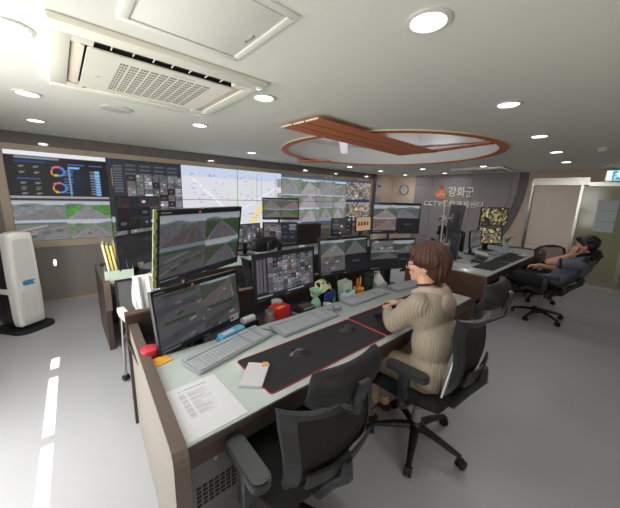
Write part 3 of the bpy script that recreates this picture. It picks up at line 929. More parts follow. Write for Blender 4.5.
# ------------------------------------------------------------------ consoles
DZ = 0.72
def console(loc, L, label, left_panel=True, right_panel=True, depth=.63, full=1.20, front_wood=BROWN, side=BEIGE, back_top=.80, shelf_z=.63, group=None, skew=0):
    """local: x along the desk from its left end, y away from the operator, front edge of the top at y = 0"""
    t = thing('console_desk', label, 'desk', loc, 0, group)
    part('desk_top', bx(0, L, 0, depth, DZ - .035, DZ - .006, .003), front_wood, t)
    part('glass_top', bx(0, L, .004, depth - .004, DZ - .006, DZ, .0015), GLASSTOP, t)
    part('front_apron', bx(0, L, .02, .04, DZ - .12, DZ - .035), front_wood, t)
    part('equipment_shelf', bx(0, L, depth, full, shelf_z - .02, shelf_z), BLACK, t)
    part('shelf_riser', bx(0, L, depth - .02, depth, shelf_z - .02, DZ - .035), BLACK, t)
    part('modesty_panel', bx(0, L, depth - .04, depth - .02, .08, DZ - .04), mat('dark_grey_panel', (84, 82, 82), .5, noise=.06, scale=12), t)
    part('back_panel', bx(0, L, full, full + .03, 0, back_top), BROWN, t)
    part('back_ledge', bx(0, L, full - .012, full + .042, back_top, back_top + .02, .004), WOOD, t)
    def side_panel(x0, x1):
        pr_ = [(-.035, .48), (-.035, DZ - .03)] + [(-.035 + .05 - .05 * math.cos(a), DZ - .03 + .05 * math.sin(a)) for a in (R(30), R(60), R(90))] + [(full + .05, DZ + .02), (full + .05, 0), (.08, 0), (.06, .42)]
        g = prism(pr_, 0, x1 - x0)
        sp_ = part('side_panel', [(x0 + p[2], p[0], p[1]) for p in g[0]] and ([(x0 + p[2], p[0], p[1]) for p in g[0]], g[1]), side, t)
        sp_.rotation_euler = (0, 0, -R(skew))
        path = [(-.037, .46), (-.037, DZ - .03)] + [(-.037 + .052 - .052 * math.cos(a), DZ - .03 + .052 * math.sin(a)) for a in (R(30), R(60), R(90))] + [(full + .055, DZ + .022)]
        inner = [(p[0] + .012, p[1]) for p in path[:2]] + [(p[0] + .008, p[1] - .009) for p in path[2:4]] + [(p[0], p[1] - .012) for p in path[4:]]
        g = prism(path + inner[::-1], -.003, x1 - x0 + .003)
        part('edge_band', ([(x0 + p[2], p[0], p[1]) for p in g[0]], g[1]), M_BAND, sp_, smooth=False)
    if left_panel: side_panel(-.045, 0)
    if right_panel: side_panel(L, L + .045)
    return t
desk = console((.243, .905, 0), 2.56, 'long near console desk with pale glass top and dark brown edges', side=BEIGE, full=1.16, depth=.68, right_panel=False, skew=3.1)
# vented computer cabinet under the left end
pc = thing('computer_cabinet', 'dark grey vented computer cabinet under the left end of the near desk', 'computer', (.27, 1.02, 0))
part('cabinet_body', bx(0, .24, 0, .42, .02, .56, .006), mat('grey_steel_cabinet', (98, 96, 96), .45, noise=.05, scale=14), pc)
for i in range(5):
    for j in range(7):
        part('vent_hole', bx(.035 + j * .026, .054 + j * .026, -.003, .003, .29 + i * .022, .302 + i * .022), M_DARK, pc, smooth=False)
part('power_button', mv(cyl((0, 0, 0), (0, -.004, 0), .009, n=12), .12, 0, .49), GREYP, pc)
part('cabinet_foot', join(bx(.01, .04, .03, .06, 0, .02), bx(.2, .23, .03, .06, 0, .02), bx(.01, .04, .36, .39, 0, .02), bx(.2, .23, .36, .39, 0, .02)), BLACK, pc)

far_desk = console((3.70, 1.09, 0), 3.05, 'far console desk with pale glass top and brown wooden end panel', side=WOOD, full=.95, depth=.935, back_top=.62, shelf_z=.655)
row_desk = console((.28, 3.22, 0), 4.6, 'front row console desk between the near desk and the video wall', side=BROWN, full=.80, depth=.785, back_top=.74)
part('rear_screen_panel', bx(2.92, 3.50, .80, .83, .76, 1.10, .004), BROWN, row_desk)

# ------------------------------------------------------------------ monitors
def monitor(name, label, c, yaw, tilt, W, picture, base_z, stand='foot', group='monitors on the near console', ratio=.575, tags=(), H=None, pole=.0):
    H = H or W * ratio
    t = thing(name, label, 'monitor', (c[0], c[1], base_z), R(yaw), group)
    cz = c[2] - base_z
    m = Matrix.Translation((0, 0, cz)) @ Matrix.Rotation(-R(tilt), 4, 'X')
    b = .011
    g = join(bx(-W / 2, W / 2, .0, .022, -H / 2, H / 2, .003), mv(box((0, .032, 0), (W * .62, .03, H * .6), .012), 0, 0, 0))
    part('housing', tf(g, m), BLACK, t)
    bz = join(bx(-W / 2, W / 2, -.006, .002, H / 2 - b, H / 2), bx(-W / 2, W / 2, -.006, .002, -H / 2, -H / 2 + b * 1.7), bx(-W / 2, -W / 2 + b, -.006, .002, -H / 2 + b, H / 2 - b), bx(W / 2 - b, W / 2, -.006, .002, -H / 2 + b, H / 2 - b))
    fr = part('bezel', tf(bz, m), SATIN, t, smooth=False)
    part('status_mark', tf(bx(-.02, .02, -.0068, -.006, -H / 2 + .007, -H / 2 + .012), m), GREYP, fr, smooth=False)
    s = picture_plane('screen', picture, W - 2 * b, H - 2.7 * b, M_SCREEN, t)
    s.matrix_local = m @ Matrix.Translation((0, -.0015, b * .35))
    if stand == 'foot':
        part('stand_neck', bx(-.035, .035, .045 + pole, .075 + pole, .012, cz, .006), BLACK, t)
        part('stand_foot', mv(prism(rrect(.24, .18, .05), 0, .014), 0, .04 + pole, 0), BLACK, t)
    elif stand == 'pole':
        part('pole', cyl((0, .075 + pole, .015), (0, .075 + pole, cz + .05), .017, n=12), SATIN, t)
        part('pole_foot', mv(prism(rrect(.12, .1, .02), 0, .016), 0, .075 + pole, 0), SATIN, t)
        part('mount_bracket', bx(-.05, .05, .03, .08 + pole, cz - .05, cz + .05, .005), SATIN, t)
    for (x, z) in tags:   # small paper tag with a red square mark and two lines of text
        tg = part('paper_tag', tf(bx(-.035, .04, -.009, -.0072, -.0, .042), m @ Matrix.Translation((x, 0, z))), PAPER, t, smooth=False, label='small white paper tag with a red square mark')
        part('red_mark', tf(bx(-.029, -.009, -.0098, -.009, .01, .033), m @ Matrix.Translation((x, 0, z))), mat('dark_red_print', (176, 40, 62), .6, noise=.05, scale=50), tg, smooth=False)
        part('tag_print', tf(join(bx(-.002, .034, -.0098, -.009, .024, .030), bx(-.002, .03, -.0098, -.009, .012, .017)), m @ Matrix.Translation((x, 0, z))), GREYP, tg, smooth=False)
    return t
w4, h4 = 56, 30
gr = dict(ground=(.40, .40, .43), asphalt=(.36, .33, .35))
SH = .63 + .001
P_A = quad_screen([road(w4, h4, 3, vx=.72, vy=.30, lx=-.1, rx=1.1, **gr), road(w4, h4, 4, vx=.42, vy=.26, ground=(.16, .28, .13), asphalt=(.40, .38, .42)), junction(w4, h4, 5, .75), road(w4, h4, 6, vx=.6, vy=.25, ground=(.20, .27, .17), asphalt=(.38, .37, .40))], .95, 112, 66)
M1 = monitor('monitor', 'upper left near monitor with four grey road views, over another', (.602, 1.592, 1.332), 28, -7, .645, P_A, SH, 'pole', pole=.09, tags=(), ratio=.585)
P_B = quad_screen([yard(w4, h4, 11, .8), road(w4, h4, 12, vx=.8, vy=.1, lx=-.3, rx=.9, ground=(.24, .28, .22), asphalt=(.42, .38, .38)), yard(w4, h4, 13, .8), yard(w4, h4, 14, .75)], .95, 112, 66)
monitor('monitor', 'lower left near monitor with yard camera views and a tag, nearest on the desk', (.612, 1.70, .893), 19, 8, .625, P_B, SH, ratio=.59, tags=((.235, -.165),))
P_C = canvas(110, 62, (.14, .14, .17)); paste(P_C, mosaic(90, 48, 10, 7, 31, .95, .12), .19, .10, .985, .90)
for k in range(3): rect(P_C, .025 + k * .052, .12, .06 + k * .052, .86, (.40, .38, .42))
rect(P_C, 0, 0, 1, .05, (.08, .08, .1)); rect(P_C, .03, .93, .25, .965, (.6, .62, .66)); rect(P_C, .5, .93, .8, .96, (.6, .62, .66))
monitor('monitor', 'near monitor showing a mosaic of many small camera pictures, behind the red box', (1.285, 1.735, 1.012), 5, 4, .615, P_C * 1.05, SH)
P_D = quad_screen([road(w4, h4, 41, vx=.6, vy=.2, ground=(.30, .36, .34), asphalt=(.50, .50, .50)), road(w4, h4, 42, vx=.45, vy=.1, ground=(.18, .25, .22), asphalt=(.40, .40, .40)), yard(w4, h4, 43, .9), None], 1.0)
monitor('monitor', 'near monitor with street views and one dark quarter, behind the pen holder', (1.985, 1.77, 1.065), -5, 6, .605, P_D, SH)
P_E = quad_screen([road(w4, h4, 51, vx=.55, vy=.32, ground=(.34, .36, .32), asphalt=(.55, .53, .52)), road(w4, h4, 52, vx=.2, vy=.25, ground=(.36, .38, .40), asphalt=(.46, .46, .48)), road(w4, h4, 53, vx=.7, vy=.1, ground=(.45, .38, .36), asphalt=(.50, .44, .42)), None], 1.05)
monitor('monitor', 'upper right near monitor with highway views, above the woman\'s screen', (2.80, 1.77, 1.388), -27, 1, .585, P_E, SH, 'pole', pole=.08)
P_F = quad_screen([yard(w4, h4, 63, 1.1), road(w4, h4, 62, vx=.8, vy=.3, ground=(.25, .27, .26), asphalt=(.42, .42, .42)), road(w4, h4, 61, vx=.6, vy=.2, ground=(.30, .33, .28), asphalt=(.50, .50, .50)), None], .95)
rect(P_F, .005, .5, .5, .96, (.08, .09, .12)); paste(P_F, road(60, 20, 61, vx=.6, vy=.2, ground=(.30, .33, .28), asphalt=(.48, .48, .48)) * .8, .01, .40, .62, .66)
monitor('monitor', 'lower right near monitor with dark quarters and two tags, left of the woman\'s face', (2.72, 1.725, 1.005), -18, 1, .60, P_F, SH, tags=((-.20, -.218), (-.275, .175)))

M_NOTE = mat('yellow_green_note', (150, 154, 96), .7, noise=.12, scale=40)
M1m = Matrix.Translation((0, 0, 1.332 - SH)) @ Matrix.Rotation(R(7), 4, 'X')
strip = part('note_strip', tf(bx(-.3375, -.3225, .004, .008, -.19, .19), M1m), mat('pale_green_card', (176, 186, 160), .6, noise=.05, scale=30), M1, label='strip of yellow green sticky notes')
for k in range(9):
    part('note', tf(mv(bx(-.343, -.321, -.003, .003, 0, .034), 0, 0, -.17 + k * .038, 0, 0, R(-2 + (k % 3) * 2)), M1m), M_NOTE, strip, smooth=False)

# front row monitors (their operators face the video wall)
def thumbs(seed, dim=.65, n=4, m=3): return mosaic(72, 42, n, m, seed, dim, .1)
FR = 'monitors on the front row desk'
SH2 = DZ + .001
monitor('monitor', 'dark upper monitor of the far left pair, behind the binders', (.665, 3.62, 1.365), 38, -2, .61, thumbs(81, .45), SH2, 'pole', FR, pole=.09)
monitor('monitor', 'dark lower monitor of the far left pair with a white tag', (.600, 3.46, .99), 42, 2, .60, np.clip(yard(72, 42, 83) * .42, 0, 1), SH2, 'foot', FR, tags=((-.02, -.185),))
P_G = quad_screen([road(w4, h4, 91, vx=.4, vy=.1, ground=(.48, .48, .48), asphalt=(.6, .58, .56)), road(w4, h4, 92, vx=.8, vy=.1, ground=(.45, .46, .44), asphalt=(.62, .56, .54)), road(w4, h4, 93, vx=.8, vy=.2, ground=(.4, .45, .38), asphalt=(.55, .55, .55)), road(w4, h4, 94, vx=.2, vy=.2, ground=(.30, .55, .22), asphalt=(.55, .5, .45))], .9)
monitor('monitor', 'upper front row monitor with bright road views before the map screens', (2.555, 3.62, 1.395), -22, 3, .57, P_G, SH2, 'pole', FR, pole=.06)
P_H = canvas(80, 46, (.17, .19, .26)); paste(P_H, mosaic(30, 36, 3, 4, 95, 1.0, .05), .02, .05, .52, .9); paste(P_H, road(24, 16, 96, ground=(.5, .5, .5), asphalt=(.6, .58, .58)), .76, .08, .98, .40)
for x in (.58, .8):
    for y in (.5, .75, .2): rect(P_H, x, y, x + .12, y + .03, (.5, .52, .55))
monitor('monitor', 'lower front row monitor with thumbnails and a dark blue panel', (2.55, 3.63, 1.035), -24, 3, .545, P_H * .9, SH2, 'foot', FR)
monitor('monitor', 'front row monitor half hidden behind the upper left near monitor', (2.03, 3.72, 1.035), 12, 2, .50, mosaic(64, 36, 6, 4, 97, .95, .1), SH2, 'foot', FR)
monitor('monitor', 'dim narrow front row monitor left of the orange lit one', (3.77, 3.46, 1.085), 2, 3, .54, thumbs(98, .62, 3, 3), SH2, 'foot', FR)
P_I = canvas(64, 40, (.86, .70, .52)); rect(P_I, 0, 0, 1, .12, (.75, .72, .70))
for k in range(4): rect(P_I, .12 + k * .2, .36, .25 + k * .2, .62, (.35, .26, .22)); rect(P_I, .14 + k * .2, .30, .2 + k * .2, .45, (.6, .45, .38))
monitor('monitor', 'front row monitor glowing orange with a row of dark figures', (4.44, 3.52, 1.10), 4, 3, .50, P_I, SH2, 'foot', FR)

# far desk monitors
FD = 'monitors on the far desk'
SH3 = DZ + .001
def crowd(seed, tint):
    a = mosaic(80, 46, 6, 5, seed, .9, .12, (.08, .07, .05)); b = np.kron(np.random.RandomState(seed).choice([.25, .6, 1.25], size=(10, 18)), np.ones((5, 5)))[:46, :80, None]; return np.clip(a * .35 + np.array(tint) * .62 * b * a / .4, 0, 1)
monitor('monitor', 'upper far desk monitor with yellow green picture tiles', (5.80, 1.71, 1.34), -28, 0, .575, crowd(101, (.75, .72, .4)), SH3, 'pole', FD, pole=.07)
monitor('monitor', 'lower far desk monitor with yellow picture tiles', (5.88, 1.755, .995), -30, 3, .53, crowd(102, (.85, .75, .5)), SH3, 'foot', FD)
monitor('monitor', 'narrow looking far desk monitor with grey street view, left of the yellow ones', (5.22, 1.76, .985), 1, 4, .50, yard(72, 42, 103, .9), SH3, 'foot', FD)
OFF = canvas(8, 6, (.03, .03, .04))
def arm_monitor(label, c, yaw, tilt, W):
    t = thing('arm_monitor', label, 'monitor', (c[0], c[1], c[2]), R(yaw), FD)
    H = W * .6
    m = Matrix.Rotation(-R(tilt), 4, 'X')
    part('housing', tf(join(bx(-W / 2, W / 2, 0, .022, -H / 2, H / 2, .003), box((0, .03, 0), (W * .6, .03, H * .55), .01)), m), mat('dark_slate_plastic', (58, 60, 68), .45, noise=.06, scale=20), t)
    s = picture_plane('screen', np.clip(yard(60, 36, int(c[2] * 100)) * .4, 0, 1), W - .02, H - .02, M_SCREEN, t)
    s.matrix_local = m @ Matrix.Translation((0, -.0015, 0))
    part('mount_plate', tf(bx(-.05, .05, .045, .055, -.05, .05), m), GREYP, t)
    return t
arm_monitor('upper dark monitor on the pole arm seen from behind at the far desk', (4.02, 1.63, 1.37), 38, -4, .58)
arm_monitor('lower dark monitor on the pole arm seen from behind at the far desk', (4.02, 1.63, 1.015), 38, -4, .58)
monitor('monitor', 'black far desk monitor seen edge on behind the pole arm monitors', (4.68, 1.80, 1.0), 34, 0, .52, OFF, SH3, 'foot', FD)
pl = thing('monitor_pole', 'silver monitor pole with two white clamps at the left of the far desk', 'monitor pole', (3.87, 1.73, SH3))
part('pole', cyl((0, 0, .012), (0, 0, .86), .016, n=14), CHROME, pl)
part('pole_base', mv(prism(rrect(.12, .12, .02), 0, .012), 0, 0, 0), GREYP, pl)
for z in (.29, .65):
    c = part('clamp', cyl((0, 0, z - .03), (0, 0, z + .03), .032, n=16), WHITEP, pl)
    part('clamp_arm', tube([(0, 0, z), (.05, -.03, z), (.102, -.058, z)], .014, 8), WHITEP, c)
    part('clamp_lever', tube([(0, 0, z), (-.06, .02, z - .01), (-.10, .01, z - .03)], .009, 8), BLACK, c)

# ------------------------------------------------------------------ office chairs
def back_half_width(v):    # half width of the back outline at height v (0..1)
    P = [(0, .15), (.06, .185), (.25, .208), (.5, .222), (.75, .232), (.93, .246), (1, .254)]
    for (a, x), (b, y) in zip(P, P[1:]):
        if v <= b: return x + (y - x) * (v - a) / (b - a)
    return P[-1][1]
def office_chair(name, label, loc, rz, recline=8, headrest=True, see_through=False, arms=True, group='office task chairs', seat_z=.46, spin=0.0, head_z=1.06, head_gap=.125, col_mat=GREYP, frame_m=SATIN, dip=.055, rounded=False, arm_y=-.05):
    t = thing(name, label, 'chair', loc, R(rz), group)
    # base
    for k in range(5):
        a = spin + 2 * PI * k / 5
        c, s = math.cos(a), math.sin(a)
        leg = part('base_leg', tube([(c * .02, s * .02, .115), (c * .15, s * .15, .10), (c * .29, s * .29, .072)], [.03, .024, .016], 10, flat=.8), BLACK, t)
        cas = mv(join(cyl((-.022, 0, .03), (-.006, 0, .03), .03, n=16), cyl((.006, 0, .03), (.022, 0, .03), .03, n=16), bx(-.012, .012, -.012, .012, .035, .066), ball((0, 0, .046), (.02, .024, .018), 10, 6)), c * .295, s * .295, 0, a + .7 + k * 1.3)
        part('caster', cas, BLACK, leg)
    part('hub', lathe([(.03, .07), (.048, .085), (.05, .13), (.034, .15)], 20), BLACK, t)
    part('gas_column', lathe([(.03, .14), (.03, .25), (.022, .252), (.022, seat_z - .09)], 18), col_mat, t)
    part('tilt_mechanism', join(bx(-.09, .09, -.15, .12, seat_z - .10, seat_z - .035, .018), cyl((.09, .04, seat_z - .07), (.20, .06, seat_z - .07), .007, n=8)), SATIN, t)
    # seat cushion
    def seat_f(u, v, top):
        x = (u - .5) * 2; y = (v - .5) * 2
        e = max(abs(x), abs(y))
        hx = .245 * (1 - .10 * max(0, -y)) ; hy = .24
        sx_ = x * math.sqrt(max(0, 1 - .18 * y * y)); sy_ = y * math.sqrt(max(0, 1 - .16 * x * x))
        z = seat_z + (.022 - .05 * e ** 6 + .008 * x * x - (.035 * max(0, y) ** 3) if top else -.042 + .012 * e ** 4)
        return (sx_ * hx, .025 + sy_ * hy, z)
    part('seat', grid_surface(lambda u, v: seat_f(u, v, True), 16, 16, lambda u, v: seat_f(u, v, False)), FABRIC, t)
    # back: mesh in a broad plastic frame, on a plane that leans by recline about the seat pivot
    pz, py = seat_z + .02, -.19
    Bm = Matrix.Translation((0, py, pz)) @ Matrix.Rotation(R(recline), 4, 'X')
    Hb = (head_z - head_gap - pz - .03) / math.cos(R(recline)) if recline < 25 else .50
    def bp(u, v, off=0.0):      # u -1..1, v 0..1
        wv = back_half_width(v)
        if rounded: wv = .225 * math.sqrt(max(.05, 1 - max(0, (v - .72) / .30) ** 2.4)) * (.82 + .18 * min(1, v * 1.6))
        top_dip = -dip * (1 - u * u) * (v ** 6)
        return Bm @ Vector((u * wv, .34 * (u * wv) ** 2 * 3.0 + off - .05 * math.sin(PI * min(1, v * 1.3)) + .03 * v, .03 + v * Hb + top_dip))
    # frame ring
    outline = [(-1, v) for v in np.linspace(.04, 1, 14)] + [(u, 1) for u in np.linspace(-.86, .86, 12)] + [(1, v) for v in np.linspace(1, .04, 14)] + [(u, 0) for u in np.linspace(.8, -.8, 8)]
    n = len(outline); v_, f_ = [], []
    for (u, v) in outline:
        ui, vi = u * .78, .085 + v * .85
        for (a, b, off) in ((u, v, -.012), (u, v, .010), (ui, vi, .006), (ui, vi, -.016)):
            v_.append(tuple(bp(a, b, off)))
    for i in range(n):
        p, q = 4 * i, 4 * ((i + 1) % n)
        for k in range(4): f_.append((p + k, p + (k + 1) % 4, q + (k + 1) % 4, q + k))
    fr_ = part('back_frame', (v_, f_), frame_m, t)
    part('back_mesh', grid_surface(lambda a, b: bp((a * 2 - 1) * .80, .075 + b * .87, -.002), 14, 14, lambda a, b: bp((a * 2 - 1) * .80, .075 + b * .87, -.005)), MESHT if see_through else MESHB, t)
    part('lumbar_support', grid_surface(lambda a, b: bp((a * 2 - 1) * .74, .26 + b * .20, -.030), 10, 4, lambda a, b: bp((a * 2 - 1) * .74, .26 + b * .20, -.040)), BLACK, t)
    sp0 = bp(0, .30, -.06)
    part('back_spine', tube([(0, -.06, seat_z - .07), (0, -.20, seat_z - .06), tuple(bp(0, .05, -.05)), tuple(sp0), tuple(bp(0, .45, -.04))], [.032, .034, .032, .028, .02], 10), SATIN, t)
    if headrest:
        hc = Bm @ Vector((0, .022, Hb + .03 + head_gap))
        ht = Matrix.Translation(hc) @ Matrix.Rotation(R(recline - 4), 4, 'X')
        def hp(u, v, side):
            x = (u - .5) * 2; z = (v - .5) * 2
            e = max(abs(x), abs(z)) ** 8
            hz = .078 * math.sqrt(max(0, 1 - .25 * x ** 4)) * (1 - .12 * x * x)
            return ht @ Vector((x * .176 * math.sqrt(1 - .2 * z ** 4), .95 * (x * .155) ** 2 * 1.6 + side * (.030 - .028 * e) + .018 * z * z, z * hz))
        hd = part('headrest', grid_surface(lambda u, v: hp(u, v, -1), 18, 12, lambda u, v: hp(u, v, 1)), LEATHER, t)
        part('headrest_post', join(tf(bx(-.028, .028, -.048, -.020, -.05, .040, .008), ht), tube([tuple(ht @ Vector((0, -.036, -.03))), tuple(ht @ Vector((0, -.046, -.09))), tuple(bp(0, .97, -.012))], .014, 10)), SATIN, hd)
    if arms:
        for s in (-1, 1):
            a = part('armrest', join(tube(smooth_path([(s * .10, -.02, seat_z - .06), (s * .25, -.02, seat_z - .05), (s * .285, arm_y + .02, seat_z), (s * .285, arm_y + .01, seat_z + .12)], 4), .02, 10, flat=1.0), bx(s * .285 - .024, s * .285 + .024, arm_y - .02, arm_y + .04, seat_z + .02, seat_z + .18, .01)), SATIN, t)
            g = prism(rrect(.078, .25, .034), 0, .026)
            part('arm_pad', mv(join(g, mv(prism(rrect(.066, .238, .03), 0, .008), 0, 0, .026)), s * .285, arm_y, seat_z + .18), CHARCOAL, a)
    return t
N_chair = office_chair('office_chair', 'black mesh office chair in the foreground with grey frame and headrest', (.700, .885, 0), -1, recline=19, head_z=.985, head_gap=.07, arm_y=-.11, spin=.3, frame_m=CHARCOAL)
W_chair = office_chair('office_chair', 'black mesh office chair with headrest in which the woman sits', (1.66, .76, 0), 3, recline=16, spin=-.29, head_z=1.125, head_gap=.125, dip=.02, arm_y=-.03)
M_chair = office_chair('office_chair', 'black reclined office chair with headrest in which the man sits', (5.00, .74, 0), 3, recline=31, spin=-.95, head_z=1.1, head_gap=.03)
E_chair = office_chair('office_chair', 'empty black chair with see-through mesh back beside the man', (5.95, .98, 0), -50, recline=10, headrest=False, see_through=True, arms=False, spin=.2, head_z=1.08, dip=-.01, rounded=True)
C_chair = office_chair('office_chair', 'black chair at the front row, behind the gap between the nearest monitors', (1.52, 2.72, 0), 8, recline=10, spin=.1, head_z=1.10)
B_chair = office_chair('office_chair', 'black chair with headrest behind the woman\'s hair at the front row', (4.45, 2.30, 0), 12, recline=12, spin=.5, head_z=1.14)

# meeting chair of the front row: silver legs, white arm caps, grey mesh back, white towel
mc = thing('meeting_chair', 'silver framed chair with white arm caps and grey mesh back at the front row', 'chair', (.50, 2.55, 0), R(4))
for s in (-1, 1):
    for yy, zt in ((.13, .63), (-.20, .63)):
        lg = part('leg', tube(smooth_path([(s * .215, yy, .05), (s * .21, yy - .01, .35), (s * .20, yy - .02, zt)], 3), .012, 10), CHROME, mc)
        part('caster', mv(join(cyl((-.02, 0, .026), (-.005, 0, .026), .026, n=14), cyl((.005, 0, .026), (.02, 0, .026), .026, n=14), ball((0, 0, .042), (.016, .02, .014), 10, 6)), s * .215, yy, 0, .4), BLACK, lg)
    a = part('arm_cap', mv(prism(rrect(.052, .37, .022), 0, .035), s * .205, -.045, .625), WHITEP, mc)
    part('arm_collar', bx(s * .205 - .016, s * .205 + .016, .09, .15, .58, .628, .008), WHITEP, a)
part('seat', bx(-.19, .19, -.23, .18, .42, .465, .018), FABRIC, mc)
part('seat_rail', join(cyl((-.21, .11, .41), (.21, .11, .41), .011, n=8), cyl((-.21, -.2, .41), (.21, -.2, .41), .011, n=8)), CHROME, mc)
mb_ = grid_surface(lambda u, v: ((u - .5) * .38, .21 + .06 * v - .10 * (u - .5) ** 2, .50 + v * .34), 8, 8, lambda u, v: ((u - .5) * .38, .215 + .06 * v - .10 * (u - .5) ** 2, .50 + v * .34))
part('back_mesh', mb_, mat('grey_mesh_fabric', (112, 114, 116), .8, noise=.2, scale=200, bump=.2), mc)
part('back_frame', tube([(-.195, .21, .42), (-.195, .20, .5), (-.195, .255, .85), (.195, .255, .85), (.195, .20, .5), (.195, .21, .42)], .014, 8), BLACK, mc)
tw = thing('towel', 'white crumpled towel hung over the meeting chair back', 'towel', (.500, 2.795, .40))
def towel_f(u, v, d):
    s = v * .62
    fold = .016 * math.sin(u * 15 + v * 3) + .01 * math.sin(u * 31 + v * 7)
    if s < .40: y, z = -.045 - d + fold, .02 + s + .06 * abs(u - .4)
    elif s < .46: a = (s - .40) / .06 * PI; y, z = -(.045 + d) * math.cos(a) + fold * .4, .44 + (.03 + d) * math.sin(a)
    else: y, z = .045 + d + fold, .44 - (s - .46)
    return ((u - .5) * (.17 + .05 * math.sin(v * 4)), y + .004, z)
part('cloth', grid_surface(lambda u, v: towel_f(u, v, 0), 22, 30, lambda u, v: towel_f(u, v, .004)), mat('white_towel', (226, 228, 226), .9, noise=.04, scale=80, bump=.3), tw)

# binders and files at the front row's left end
bn = [('cream paper file leaning at the left end of the standing files', (228, 220, 190)), ('yellow paper file second from the left among the standing files', (218, 200, 96)), ('pale yellow paper file third from the left among the standing files', (226, 214, 140)),
      ('deep yellow paper file right of the pale yellow file', (208, 186, 84)), ('light green file among the standing files', (160, 188, 150)), ('teal blue file at the right end of the standing files', (104, 156, 166))]
for k, (lab, col) in enumerate(bn):
    f_ = thing('file_folder', lab, 'file', (.300 + k * .031, 3.30 + .004 * k, DZ + .001), R(-6), 'files standing on the front row desk')
    cm = mat('file_cover_%d' % k, col, .6, noise=.06, scale=20)
    h_ = .37 - .012 * (k % 3)
    part('cover', mv(join(bx(0, .003, 0, .24, 0, h_), bx(.017, .020, 0, .24, 0, h_), bx(0, .020, -.003, 0, 0, h_)), ry=R(-7)), cm, f_, smooth=False)
    part('pages', mv(bx(.004, .016, .004, .235, .004, h_ - .008), ry=R(-7)), PAPER, f_, smooth=False)
rk = thing('file_rack', 'clear pale green file rack holding the standing files', 'file rack', (.278, 3.275, DZ + .001), R(-6))
part('rack_side', join(bx(-.022, -.018, 0, .26, 0, .12), bx(.215, .219, 0, .26, 0, .12), bx(-.022, .219, -.006, -.002, 0, .11)), mat('pale_green_plastic', (190, 206, 190), .3, noise=.03, scale=12), rk, smooth=False)

# air purifier by the back wall
ap = thing('air_purifier', 'tall white floor standing air purifier with black sides and base by the video wall', 'air purifier', (-.455, 4.50, 0), R(38))
M_APW = mat('purifier_white', (220, 218, 214), .35, noise=.02, scale=8)
def slab(pts, d0, d1): # profile in x-z, thickness along y
    g = prism(pts, d0, d1); return ([(p[0], p[2], p[1]) for p in g[0]], g[1])
front = smooth_path([(-.08, .06), (-.125, .10), (-.13, .5), (-.122, 1.03), (-.095, 1.11), (0, 1.125), (.095, 1.11), (.122, 1.03), (.13, .5), (.125, .10), (.08, .06)], 5)
fp = [(p.x, p.z if p.z else p.y) for p in [Vector((q.x, q.y, 0)) for q in front]]
def loft(secs):  # list of (scale, y)
    v, f = [], []; n = len(fp)
    for s, y in secs:
        for (x, z) in fp: v.append((x * s, y, .58 + (z - .58) * (1 - (1 - s) * .35)))
    for i in range(len(secs) - 1):
        for k in range(n): f.append((i * n + k, i * n + (k + 1) % n, (i + 1) * n + (k + 1) % n, (i + 1) * n + k))
    f.append(tuple(range(n))); f.append(tuple((len(secs) - 1) * n + k for k in range(n - 1, -1, -1)))
    return v, f
part('front_shell', loft([(.86, -.16), (.97, -.145), (1.0, -.115), (1.0, -.05)]), M_APW, ap)
part('rear_body', loft([(.96, -.05), (.96, .14), (.85, .19)]), mat('black_gloss_plastic', (34, 32, 32), .3, noise=.05, scale=20), ap)
part('waist_band', loft([(1.012, -.08), (1.012, .02)]) and bx(-.134, .134, -.06, .11, .43, .50, .02), M_APW, ap)
part('upper_grille', mv(prism(rrect(.17, .46, .04), 0, .004), 0, -.158, .82, 0, R(90), 0), mat('pale_speckled_grille', (206, 204, 200), .6, noise=.12, scale=160, bump=.3), ap)
part('lower_grille', mv(prism(rrect(.17, .34, .04), 0, .004), 0, -.158, .30, 0, R(90)), MATS['pale_speckled_grille'], ap)
hd_ = part('display_oval', mv(prism(rrect(.15, .055, .027), 0, .008), .02, -.156, .555, 0, R(90)), mat('blue_display', (62, 128, 176), .3, noise=.05, scale=30), ap, label='oval blue display')
part('display_knob', mv(cyl((0, 0, 0), (0, -.012, 0), .022, n=18), .07, -.160, .555), M_APW, hd_)
part('base', mv(prism(rrect(.40, .46, .12), 0, .035), 0, -.02, 0), BLACK, ap)
part('base_post', bx(-.11, .11, -.1, .1, .03, .1, .02), BLACK, ap)
